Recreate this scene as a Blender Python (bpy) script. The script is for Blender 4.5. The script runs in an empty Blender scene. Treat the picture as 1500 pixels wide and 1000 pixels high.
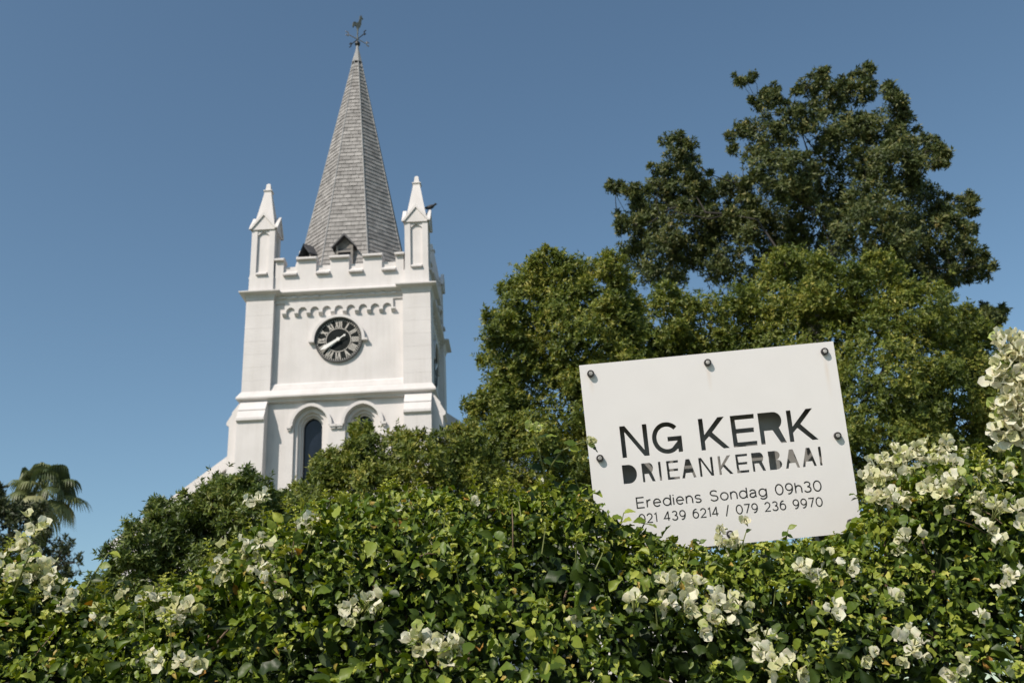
import bpy, math, random
import numpy as np
from mathutils import Matrix, Vector

S = bpy.context.scene
COL = S.collection
RNG = np.random.default_rng(11)
random.seed(11)
rad = math.radians

# ------------------------------------------------------------------ camera
EYE = np.array([0.0, 0.0, 1.6])
FPX = 1458.0                       # focal length in pixels of a 1500 px wide frame (35 mm)
def cam_axes(pitch=rad(21.5), roll=rad(-2.87)):
    cp, sp, c, s = math.cos(pitch), math.sin(pitch), math.cos(roll), math.sin(roll)
    r, f, u = np.array([1., 0, 0]), np.array([0, cp, sp]), np.array([0, -sp, cp])
    return c * r + s * u, -s * r + c * u, f
CR, CU, CF = cam_axes()
cd = bpy.data.cameras.new('camera')
cd.sensor_width = 36.0
cd.lens = 36.0 * FPX / 1500.0
cd.clip_start, cd.clip_end = 0.05, 6000
cd.dof.use_dof = True
cd.dof.focus_distance = 3.0
cd.dof.aperture_fstop = 7.1
cam = bpy.data.objects.new('camera', cd)
cam.matrix_world = Matrix(((CR[0], CU[0], -CF[0], EYE[0]), (CR[1], CU[1], -CF[1], EYE[1]),
                           (CR[2], CU[2], -CF[2], EYE[2]), (0, 0, 0, 1)))
COL.objects.link(cam)
S.camera = cam

# ------------------------------------------------------------------ sky, sun, exposure
SUN = np.array([-0.82, -1.0, 1.20])          # towards the sun
SUN = SUN / np.linalg.norm(SUN)
elev = math.asin(SUN[2])
w = bpy.data.worlds.new('World')
S.world = w
w.use_nodes = True
nt = w.node_tree
bg = nt.nodes['Background']
sky = nt.nodes.new('ShaderNodeTexSky')
sky.sky_type = 'NISHITA'
sky.sun_disc = False
sky.sun_elevation = elev
sky.sun_rotation = math.atan2(SUN[0], SUN[1])
sky.altitude = 50
sky.air_density = 1.0
sky.dust_density = 0.9
sky.ozone_density = 1.0
wb = nt.nodes.new('ShaderNodeMixRGB'); wb.blend_type = 'MULTIPLY'; wb.inputs[0].default_value = 1.0
wb.inputs[2].default_value = (0.905, 1.03, 1.0, 1)          # white balance of the whole sky
nt.links.new(sky.outputs[0], wb.inputs[1]); nt.links.new(wb.outputs[0], bg.inputs[0])
bg.inputs[1].default_value = 0.122
sl = bpy.data.lights.new('sun', 'SUN')
sl.energy = 5.0
sl.angle = rad(0.53)
sl.color = (1.0, 0.905, 0.80)
so = bpy.data.objects.new('sun', sl)
so.rotation_euler = Vector(SUN).to_track_quat('Z', 'Y').to_euler()
so.location = (-20, -30, 40)
COL.objects.link(so)
S.view_settings.view_transform = 'Standard'
S.view_settings.look = 'None'
S.view_settings.exposure = 0.0
S.view_settings.gamma = 1.0
S.cycles.max_bounces = 8
S.cycles.transparent_max_bounces = 8

# ------------------------------------------------------------------ helpers
def at(px, py, Y):
    """world point at depth Y along the sight line through a photograph pixel"""
    d = CR * ((px - 750) / FPX) + CU * ((500 - py) / FPX) + CF
    return EYE + d * (Y / d[1])

def unit(v):
    v = np.asarray(v, float)
    return v / (np.linalg.norm(v, axis=-1, keepdims=True) + 1e-12)

def tag(o, label=None, cat=None, group=None, kind=None):
    if label: o['label'] = label
    if cat: o['category'] = cat
    if group: o['group'] = group
    if kind: o['kind'] = kind
    return o

def empty(name, loc=(0, 0, 0), rz=0.0, parent=None):
    o = bpy.data.objects.new(name, None)
    o.empty_display_size = 0.2
    o.location = loc
    o.rotation_euler = (0, 0, rz)
    o.parent = parent
    COL.objects.link(o)
    return o

def link(name, me, mat=None, parent=None, smooth=False):
    if mat is not None and len(me.materials) == 0: me.materials.append(mat)
    if smooth:
        me.polygons.foreach_set('use_smooth', [True] * len(me.polygons))
    o = bpy.data.objects.new(name, me)
    o.parent = parent
    COL.objects.link(o)
    return o

class MB:
    """collects shapes into one mesh"""
    def __init__(s, T=None):
        s.v, s.f, s.T = [], [], T
    def add(s, vs, fs):
        b = len(s.v)
        if s.T is not None: vs = [tuple(s.T @ Vector(p)) for p in vs]
        s.v += [tuple(p) for p in vs]
        s.f += [tuple(i + b for i in q) for q in fs]
        return s
    def box(s, x0, x1, y0, y1, z0, z1):
        vs = [(x, y, z) for z in (z0, z1) for y in (y0, y1) for x in (x0, x1)]
        return s.add(vs, [(0, 2, 3, 1), (4, 5, 7, 6), (0, 1, 5, 4), (2, 6, 7, 3), (0, 4, 6, 2), (1, 3, 7, 5)])
    def prism(s, poly, fn, a, b):
        """poly: 2D outline, fn(p, t) -> 3D, between t=a and t=b"""
        n = len(poly)
        vs = [fn(p, a) for p in poly] + [fn(p, b) for p in poly]
        fs = [tuple(range(n)), tuple(range(2 * n - 1, n - 1, -1))]
        fs += [(i, i + n, (i + 1) % n + n, (i + 1) % n) for i in range(n)]
        return s.add(vs, fs)
    def rings(s, rs, close=True):
        """rs: list of equally long rings of points"""
        n = len(rs[0])
        vs = [p for r in rs for p in r]
        fs = []
        for k in range(len(rs) - 1):
            for i in range(n):
                j = (i + 1) % n
                fs.append((k * n + i, k * n + j, (k + 1) * n + j, (k + 1) * n + i))
        if close:
            fs.append(tuple(range(n - 1, -1, -1)))
            fs.append(tuple(range((len(rs) - 1) * n, len(rs) * n)))
        return s.add(vs, fs)
    def stack(s, prof, cx=0, cy=0, n=4, ph=math.pi / 4):
        """prof: (half size, z) rings; n=4 gives axis aligned squares"""
        k = 1 / math.cos(math.pi / n)
        return s.rings([[(cx + r * k * math.cos(ph + 2 * math.pi * i / n), cy + r * k * math.sin(ph + 2 * math.pi * i / n), z)
                         for i in range(n)] for r, z in prof])
    def tube(s, pts, rr, n=6):
        pts = [np.array(p, float) for p in pts]
        rs = []
        up = np.array([0.31, 0.17, 0.93])
        for i, p in enumerate(pts):
            d = unit(pts[min(i + 1, len(pts) - 1)] - pts[max(i - 1, 0)])
            a = unit(np.cross(d, up)); b = np.cross(d, a)
            r = rr[i] if hasattr(rr, '__len__') else rr
            rs.append([tuple(p + r * (math.cos(t) * a + math.sin(t) * b)) for t in np.linspace(0, 2 * math.pi, n, endpoint=False)])
        return s.rings(rs)
    def mesh(s, name='m'):
        me = bpy.data.meshes.new(name)
        me.from_pydata(s.v, [], s.f)
        me.update()
        return me
    def build(s, name, mat, parent=None, smooth=False):
        return link(name, s.mesh(name), mat, parent, smooth)

def plate(outline, holes, thick, name='plate'):
    """flat plate with holes in local XY, thickness along Z from 0 to -thick"""
    cu = bpy.data.curves.new('tmp', 'CURVE')
    cu.dimensions = '2D'
    cu.fill_mode = 'BOTH'
    cu.extrude = thick / 2
    for poly in [outline] + holes:
        sp = cu.splines.new('POLY')
        sp.points.add(len(poly) - 1)
        for q, p in zip(sp.points, poly): q.co = (p[0], p[1], -thick / 2, 1)
        sp.use_cyclic_u = True
    ob = bpy.data.objects.new('tmp', cu)
    COL.objects.link(ob)
    dg = bpy.context.evaluated_depsgraph_get()
    me = bpy.data.meshes.new_from_object(ob.evaluated_get(dg))
    bpy.data.objects.remove(ob); bpy.data.curves.remove(cu)
    me.name = name
    z = np.zeros(len(me.vertices) * 3); me.vertices.foreach_get('co', z)
    z = z.reshape(-1, 3); z[:, 2] -= (z[:, 2].max())
    me.vertices.foreach_set('co', z.ravel())
    me.update()
    return me

def xform(me, M):
    me.transform(M); me.update(); return me

# ------------------------------------------------------------------ materials
def new_mat(name):
    m = bpy.data.materials.new(name)
    m.use_nodes = True
    n = m.node_tree
    return m, n, n.nodes['Principled BSDF']

def mat_plain(name, col, rough=0.7, metal=0.0, var=0.12, scale=6.0, bump=0.0, bscale=60.0, spec=0.5):
    m, n, b = new_mat(name)
    tc = n.nodes.new('ShaderNodeTexCoord')
    nz = n.nodes.new('ShaderNodeTexNoise')
    nz.inputs['Scale'].default_value = scale
    nz.inputs['Detail'].default_value = 6
    n.links.new(tc.outputs['Object'], nz.inputs['Vector'])
    rp = n.nodes.new('ShaderNodeValToRGB')
    rp.color_ramp.elements[0].position, rp.color_ramp.elements[1].position = 0.3, 0.7
    rp.color_ramp.elements[0].color = tuple(c * (1 - var) for c in col) + (1,)
    rp.color_ramp.elements[1].color = tuple(min(1, c * (1 + var * .5)) for c in col) + (1,)
    n.links.new(nz.outputs[0], rp.inputs[0])
    n.links.new(rp.outputs[0], b.inputs['Base Color'])
    b.inputs['Roughness'].default_value = rough
    b.inputs['Metallic'].default_value = metal
    b.inputs['Specular IOR Level'].default_value = spec
    if bump:
        n2 = n.nodes.new('ShaderNodeTexNoise')
        n2.inputs['Scale'].default_value = bscale
        n2.inputs['Detail'].default_value = 4
        n.links.new(tc.outputs['Object'], n2.inputs['Vector'])
        bp = n.nodes.new('ShaderNodeBump')
        bp.inputs['Strength'].default_value = bump
        bp.inputs['Distance'].default_value = 0.02
        n.links.new(n2.outputs[0], bp.inputs['Height'])
        n.links.new(bp.outputs[0], b.inputs['Normal'])
    return m

def mat_leaf(name, ramp, rough=0.42, trans=0.25, spec=0.45, per_object=False, vein=0.0):
    """ramp: list of (pos, colour) picked by a per-leaf tint"""
    m, n, b = new_mat(name)
    if per_object:
        src = n.nodes.new('ShaderNodeObjectInfo').outputs['Random']
    else:
        a = n.nodes.new('ShaderNodeAttribute'); a.attribute_name = 'tint'
        src = a.outputs['Fac']
    rp = n.nodes.new('ShaderNodeValToRGB')
    e = rp.color_ramp.elements
    while len(e) < len(ramp): e.new(0.5)
    for el, (p, c) in zip(e, ramp):
        el.position = p; el.color = tuple(c) + (1,)
    n.links.new(src, rp.inputs[0])
    col = rp.outputs[0]
    if vein:
        tc = n.nodes.new('ShaderNodeTexCoord')
        nz = n.nodes.new('ShaderNodeTexNoise'); nz.inputs['Scale'].default_value = vein; nz.inputs['Detail'].default_value = 3
        n.links.new(tc.outputs['Object'], nz.inputs['Vector'])
        mx = n.nodes.new('ShaderNodeMixRGB'); mx.blend_type = 'MULTIPLY'; mx.inputs[0].default_value = 0.35
        n.links.new(col, mx.inputs[1]); n.links.new(nz.outputs[1], mx.inputs[2])
        n2 = n.nodes.new('ShaderNodeMixRGB'); n2.blend_type = 'MIX'; n2.inputs[0].default_value = 0.5
        n.links.new(col, n2.inputs[1]); n.links.new(mx.outputs[0], n2.inputs[2])
        col = n2.outputs[0]
        bp = n.nodes.new('ShaderNodeBump'); bp.inputs['Strength'].default_value = 0.25; bp.inputs['Distance'].default_value = 0.004
        n.links.new(nz.outputs[0], bp.inputs['Height']); n.links.new(bp.outputs[0], b.inputs['Normal'])
    n.links.new(col, b.inputs['Base Color'])
    b.inputs['Roughness'].default_value = rough
    b.inputs['Specular IOR Level'].default_value = spec
    t = n.nodes.new('ShaderNodeBsdfTranslucent')
    hs = n.nodes.new('ShaderNodeHueSaturation'); hs.inputs['Saturation'].default_value = 1.15; hs.inputs['Value'].default_value = 1.3
    n.links.new(col, hs.inputs['Color']); n.links.new(hs.outputs[0], t.inputs['Color'])
    mix = n.nodes.new('ShaderNodeMixShader'); mix.inputs[0].default_value = trans
    n.links.new(b.outputs[0], mix.inputs[1]); n.links.new(t.outputs[0], mix.inputs[2])
    n.links.new(mix.outputs[0], n.nodes['Material Output'].inputs[0])
    return m

M = {}
M['plaster'] = mat_plain('white_plaster', (0.635, 0.606, 0.597), 0.85, var=0.07, scale=1.7, bump=0.25, bscale=35, spec=0.25)
pn2 = M['plaster'].node_tree
pb2 = pn2.nodes['Principled BSDF']
src = pb2.inputs['Base Color'].links[0].from_socket
tcp = pn2.nodes.new('ShaderNodeTexCoord'); mpp = pn2.nodes.new('ShaderNodeMapping'); mpp.inputs['Scale'].default_value = (5.0, 5.0, 0.45)
nzp = pn2.nodes.new('ShaderNodeTexNoise'); nzp.inputs['Scale'].default_value = 1.3; nzp.inputs['Detail'].default_value = 7; nzp.inputs['Roughness'].default_value = .62
pn2.links.new(tcp.outputs['Object'], mpp.inputs[0]); pn2.links.new(mpp.outputs[0], nzp.inputs['Vector'])
rpp = pn2.nodes.new('ShaderNodeValToRGB'); rpp.color_ramp.elements[0].position = .46; rpp.color_ramp.elements[1].position = .78
rpp.color_ramp.elements[0].color = (1, 1, 1, 1); rpp.color_ramp.elements[1].color = (.80, .785, .75, 1)
pn2.links.new(nzp.outputs[0], rpp.inputs[0])
mxp = pn2.nodes.new('ShaderNodeMixRGB'); mxp.blend_type = 'MULTIPLY'; mxp.inputs[0].default_value = .42
pn2.links.new(src, mxp.inputs[1]); pn2.links.new(rpp.outputs[0], mxp.inputs[2]); pn2.links.new(mxp.outputs[0], pb2.inputs['Base Color'])
M['slate'] = mat_plain('grey_slate', (0.30, 0.285, 0.275), 0.65, var=0.35, scale=2.4, bump=0.3, bscale=25)
M['slate_dark'] = mat_plain('dark_slate', (0.055, 0.055, 0.06), 0.6, var=0.3, scale=5)
M['lead'] = mat_plain('lead_sheet', (0.26, 0.26, 0.26), 0.6, var=0.25, scale=5)
M['louvre'] = mat_plain('grey_timber', (0.20, 0.185, 0.17), 0.8, var=0.3, scale=8)
M['black_paint'] = mat_plain('black_paint', (0.02, 0.021, 0.023), 0.45, var=0.2)
M['glass'] = mat_plain('window_glass', (0.010, 0.014, 0.022), 0.15, var=0.5, scale=2, spec=0.35, bump=0.12, bscale=4)
M['copper'] = mat_plain('weathered_copper', (0.13, 0.14, 0.12), 0.55, 0.4, var=0.4, scale=12)
M['gilt'] = mat_plain('pale_metal', (0.42, 0.38, 0.36), 0.5, 0.3, var=0.3, scale=12)
M['dial'] = mat_plain('dark_dial', (0.012, 0.015, 0.015), 0.8, var=0.3, scale=5, spec=0.15)
M['numeral'] = mat_plain('cream_numeral', (0.43, 0.405, 0.37), 0.6, var=0.25, scale=14)
M['ring'] = mat_plain('clock_ring', (0.10, 0.10, 0.10), 0.7, var=0.2, scale=8, spec=0.2)  # dark grey stands in for the shadow crescents around the dial
M['bark_dark'] = mat_plain('dark_bark', (0.035, 0.03, 0.026), 0.9, var=0.4, scale=9)
M['hand'] = mat_plain('white_hand', (0.75, 0.74, 0.72), 0.5, var=0.05)
M['roof'] = mat_plain('nave_roof', (0.16, 0.16, 0.165), 0.8, var=0.3, scale=3, bump=0.3)
M['bark'] = mat_plain('bark', (0.075, 0.06, 0.048), 0.9, var=0.45, scale=9, bump=0.8, bscale=40)
M['stem'] = mat_plain('woody_stem', (0.15, 0.10, 0.06), 0.8, var=0.4, scale=30)
M['green_stem'] = mat_plain('green_stem', (0.16, 0.18, 0.05), 0.6, var=0.3, scale=30)
M['steel'] = mat_plain('galvanised_steel', (0.22, 0.22, 0.22), 0.5, 0.6, var=0.3, scale=18)
M['bolt_rim'] = mat_plain('dark_bolt', (0.028, 0.024, 0.023), 0.5, var=0.3, scale=40)
M['bolt_face'] = mat_plain('bolt_face', (0.40, 0.385, 0.37), 0.5, 0.0, var=0.4, scale=60)
M['backing'] = mat_plain('backing_board', (0.28, 0.278, 0.268), 0.7, var=0.1, scale=14)
M['case'] = mat_plain('dark_case', (0.025, 0.027, 0.026), 0.6, var=0.2)
M['ink'] = mat_plain('black_print', (0.014, 0.013, 0.013), 0.6, var=0.05)
M['bird'] = mat_plain('dark_feathers', (0.03, 0.03, 0.035), 0.7, var=0.4, scale=30)
M['ground'] = mat_plain('dry_lawn', (0.10, 0.11, 0.045), 0.95, var=0.5, scale=0.8, bump=0.6, bscale=30)
M['paving'] = mat_plain('paving', (0.27, 0.25, 0.23), 0.9, var=0.25, scale=2, bump=0.4, bscale=80)

# ------------------------------------------------------------------ ground
gb = MB(); gb.add([(-3000, -3000, 0), (3000, -3000, 0), (3000, 3000, 0), (-3000, 3000, 0)], [(0, 1, 2, 3)])
tag(gb.build('ground', M['ground']), kind='structure')
pb = MB(); pb.box(-60, 60, -2.4, 1.3, -0.2, 0.12)
tag(pb.build('pavement', M['paving']), kind='structure')

# ------------------------------------------------------------------ church
CH = empty('church', (-4.64, 27.1, 0), rad(-0.2))
tag(CH, 'white plastered church with clock tower, corner pinnacles and tall grey slate spire', 'church')
R4 = [Matrix.Rotation(k * math.pi / 2, 4, 'Z') for k in range(4)]
PL = M['plaster']
YZ = lambda p, t: (t, p[0], p[1])          # profile in (v, z) swept along u
XZ = lambda p, t: (p[0], t, p[1])          # outline in (u, z) swept along v

def arch(a, zs, n=10, d=0.052, flip=False):
    """points of a slightly pointed arch from the right springing to the left one"""
    r = a + d
    th = math.acos(d / r)
    right = [(-d + r * math.cos(t), zs + r * math.sin(t)) for t in np.linspace(0, th, n)]
    left = [(-x, z) for x, z in reversed(right[:-1])]
    return right + left

WALL, PIER = 2.38, 2.5
# upper stage wall and lower walls
b = MB(); b.box(-2.32, 2.32, -2.32, 2.32, 9.9, 13.9); b.build('belfry_wall', PL, CH)
b = MB(); b.box(-1.93, 1.93, -1.93, 2.3, 0, 9.9); b.box(1.93, WALL, -WALL, WALL, 0, 9.95); b.box(-WALL, -1.93, -WALL, WALL, 0, 9.95)
b.build('tower_wall', PL, CH)
# front wall of the lower stage with two lancet openings
WC = (-0.67, 0.67)
holes = []
for c in WC:
    holes.append([(c + x, z) for x, z in arch(0.45, 9.27)] + [(c - 0.45, 5.6), (c + 0.45, 5.6)])
me = plate([(-1.93, 0.0), (1.93, 0.0), (1.93, 9.95), (-1.93, 9.95)], holes, 0.42)
xform(me, Matrix.Translation((0, -WALL, 0)) @ Matrix.Rotation(math.pi / 2, 4, 'X'))
link('front_wall', me, PL, CH)
for c in WC:
    g = MB(); g.prism([(c + x, z) for x, z in arch(0.31, 9.27)] + [(c - 0.31, 5.65), (c + 0.31, 5.65)], XZ, -2.02, -1.97)
    wn = g.build('window', M['glass'], CH)
    for (a0, a1, v0, v1) in ((0.445, 0.355, -2.30, -2.03), (0.355, 0.29, -2.21, -2.03), (0.29, 0.245, -2.12, -2.03)):
        o = [(c + x, z) for x, z in arch(a0, 9.27)] + [(c - a0, 5.7), (c + a0, 5.7)]
        i = [(c + x, z) for x, z in arch(a1, 9.27)] + [(c - a1, 5.72), (c + a1, 5.72)]
        me = plate(o, [i], v1 - v0)
        xform(me, Matrix.Translation((0, v0, 0)) @ Matrix.Rotation(math.pi / 2, 4, 'X'))
        link('reveal', me, PL, wn)
    fr = plate([(c + x, z) for x, z in arch(0.245, 9.27)] + [(c - 0.245, 5.75), (c + 0.245, 5.75)],
               [[(c + x, z) for x, z in arch(0.225, 9.27)] + [(c - 0.225, 5.78), (c + 0.225, 5.78)]], 0.04)
    xform(fr, Matrix.Translation((0, -2.07, 0)) @ Matrix.Rotation(math.pi / 2, 4, 'X'))
    link('frame', fr, M['black_paint'], wn)
    s_ = MB(); s_.box(c - 0.5, c + 0.5, -2.46, -2.0, 5.5, 5.6); s_.build('sill', PL, wn)
    # hood mould
    o = arch(0.555, 9.27); i = arch(0.47, 9.27)
    me = plate([(c + x, z) for x, z in o] + [(c + x, z) for x, z in reversed(i)], [], 0.12)
    xform(me, Matrix.Translation((0, -WALL - 0.085, 0)) @ Matrix.Rotation(math.pi / 2, 4, 'X'))
    hm = link('hood_mould', me, PL, CH)
    s_ = MB()
    for sx in (-1, 1):
        x0, x1 = (c + sx * 0.50, c + sx * (0.665 if sx * c < 0 else 0.62))
        s_.box(min(x0, x1), max(x0, x1), -WALL - 0.09, -WALL + 0.01, 9.21, 9.272)
        s_.box(min(x0, x1) + 0.02, max(x0, x1) - 0.02, -WALL - 0.06, -WALL + 0.01, 9.16, 9.21)
    s_.build('label_stop', PL, hm)

# buttresses, corner piers, string course, recess weathering, cornice, corbel table, parapet: four sides
for k in range(4):
    T = R4[k]
    for sx in (-1, 1):
        b = MB(T)
        prof = [(-2.30, 0), (-2.77, 0), (-2.77, 9.33), (-2.80, 9.345), (-2.84, 9.375), (-2.84, 9.44), (-2.70, 9.675), (-2.715, 9.675), (-2.715, 9.70), (-2.52, 9.965), (-2.30, 9.965)]
        x0, x1 = sorted((sx * 1.79, sx * 2.497))
        b.prism(prof, YZ, x0, x1)
        b.build('buttress', PL, CH)
    b = MB(T)
    b.prism([(-2.30, 10.12), (-2.498, 10.12), (-2.46, 10.25), (-2.455, 10.30), (-2.44, 10.31), (-2.40, 10.43), (-2.36, 10.47), (-2.30, 10.47)], YZ, -1.76, 1.76)
    b.build('panel_sill', PL, CH)
    # middle cornice
    b = MB(T)
    b.prism([(-2.30, 12.78), (-2.36, 12.78), (-2.375, 12.83), (-2.375, 12.87), (-2.41, 12.90), (-2.41, 12.965), (-2.50, 13.0), (-2.55, 13.03), (-2.55, 13.07), (-2.40, 13.16), (-2.1, 13.16)], YZ, -1.77, 1.77)
    cn = b.build('cornice', PL, CH)
    for i in range(11):
        u = -1.52 + i * 0.304
        d = MB(T); d.box(u - 0.07, u + 0.07, -2.445, -2.405, 12.905, 12.96); d.build('dentil', PL, cn)
    # corbel table
    ct = None
    for i in range(10):
        u = -1.476 + i * 0.328
        c_ = MB(T)
        c_.prism([(-2.31, 12.40), (-2.36, 12.40), (-2.43, 12.455), (-2.43, 12.50), (-2.31, 12.50)], YZ, u - 0.055, u + 0.055)
        c_.build('corbel', PL, CH)
        if i < 9:
            uc = u + 0.164
            a_ = [(uc + x, z) for x, z in arch(0.118, 12.52, 7, 0.01)]
            o = [(uc - 0.1635, 12.50), (uc - 0.1635, 12.775), (uc + 0.1635, 12.775), (uc + 0.1635, 12.50), (uc + 0.118, 12.50)] + a_ + [(uc - 0.118, 12.50)]
            me = plate(o, [], 0.075)
            xform(me, T @ Matrix.Translation((0, -2.39, 0)) @ Matrix.Rotation(math.pi / 2, 4, 'X'))
            link('corbel_arch', me, PL, CH)
    # parapet
    b = MB(T)
    pv0, pv1 = -2.40, -2.12
    b.box(-1.85, 1.85, pv0, pv1, 13.14, 13.60)
    pp = b.build('parapet', PL, CH)
    for c, h in ((-1.66, 0.11), (-0.91, 0.26), (0, 0.26), (0.91, 0.26), (1.66, 0.11)):
        m_ = MB(T); m_.box(c - h, c + h, pv0, pv1, 13.60, 14.06)
        mo = m_.build('merlon', PL, pp)
        m_ = MB(T)
        m_.prism([(pv0 - 0.10, 14.05), (pv0 - 0.10, 14.095), (pv0, 14.155), (pv1, 14.155), (pv1 + 0.06, 14.10), (pv1 + 0.06, 14.05)], YZ, c - h - 0.02, c + h + 0.02)
        m_.build('merlon_cap', PL, pp)
    for c in (-1.36, -0.455, 0.455, 1.36):
        m_ = MB(T)
        m_.prism([(pv0 - 0.10, 13.59), (pv0 - 0.10, 13.635), (pv0 - 0.02, 13.675), (pv1, 13.93), (pv1, 13.60)], YZ, c - 0.193, c + 0.193)
        m_.build('crenel_sill', PL, pp)

# string course ring
b = MB(); b.stack([(2.44, 9.93), (2.485, 9.94), (2.50, 9.985), (2.605, 10.03), (2.61, 10.07), (2.505, 10.25), (2.3, 10.25)])
b.build('string_course', PL, CH)
# corner piers: coursed blocks over a core, cornice break, pinnacle
zb = np.linspace(10.18, 12.78, 8)
for sx in (-1, 1):
    for sy in (-1, 1):
        cx, cy = sx * 2.125, sy * 2.125
        b = MB(); b.stack([(0.3715, 10.0), (0.3715, 13.0)], cx, cy)
        co = b.build('corner_pier', PL, CH)
        for z0, z1 in zip(zb[:-1], zb[1:]):
            k_ = MB(); k_.stack([(0.3735, z0 + .001), (0.375, z0 + .003), (0.375, z1 - .003), (0.3735, z1 - .001)], cx, cy)
            k_.build('stone_block', PL, co)
        b = MB(); b.stack([(0.376, 12.85), (0.388, 12.87), (0.388, 12.91), (0.405, 12.955), (0.43, 13.0), (0.51, 13.03), (0.55, 13.05), (0.555, 13.085), (0.34, 13.19), (0.2, 13.19)], cx, cy)
        b.build('pier_cornice', PL, CH)
        # pinnacle
        pn = empty('pinnacle', (0, 0, 0), 0, CH)
        px_, py_ = sx * 2.135, sy * 2.135
        b = MB(); b.stack([(0.335, 13.17), (0.33, 13.62), (0.25, 13.63), (0.25, 15.02), (0.325, 15.03), (0.325, 15.09)], px_, py_)
        b.build('shaft', PL, pn)
        for qx in (-1, 1):
            for qy in (-1, 1):
                b = MB(); b.box(px_ + qx * .245 - .078, px_ + qx * .245 + .078, py_ + qy * .245 - .078, py_ + qy * .245 + .078, 13.62, 15.04)
                b.build('corner_post', PL, pn)
        b = MB(); b.stack([(0.30, 15.05), (0.27, 15.30), (0.098, 16.34), (0.098, 16.40), (0.125, 16.405), (0.125, 16.43), (0.075, 16.46), (0.055, 16.64), (0.03, 16.68)], px_, py_)
        b.build('spirelet', PL, pn)
        for k in range(4):
            T = Matrix.Translation((px_, py_, 0)) @ R4[k]
            b = MB(T)
            b.prism([(-0.31, 15.03), (0.31, 15.03), (0.31, 15.07), (0, 15.47), (-0.31, 15.07)], XZ, -0.36, 0.0)
            b.build('gable', PL, pn)
            b = MB(T)
            for q in (-1, 1):
                b.prism([(0, 15.47), (q * 0.33, 15.045), (q * 0.375, 15.045), (q * 0.375, 15.085), (0, 15.575)], XZ, -0.40, -0.30 + 0.002 * q)
            b.build('gable_coping', PL, pn)
            b = MB(T)
            b.prism([(-0.33, 13.625), (-0.40, 13.625), (-0.40, 13.665), (-0.25, 13.76), (-0.25, 13.625)], YZ, -0.15, 0.15)
            b.build('panel_sill', PL, pn)
            b = MB(T)
            b.prism([(-0.167, 15.03), (-0.167, 14.86), (-0.10, 14.93), (0, 15.0), (0.10, 14.93), (0.167, 14.86), (0.167, 15.03)], XZ, -0.30, -0.22)
            b.build('panel_head', PL, pn)

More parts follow.
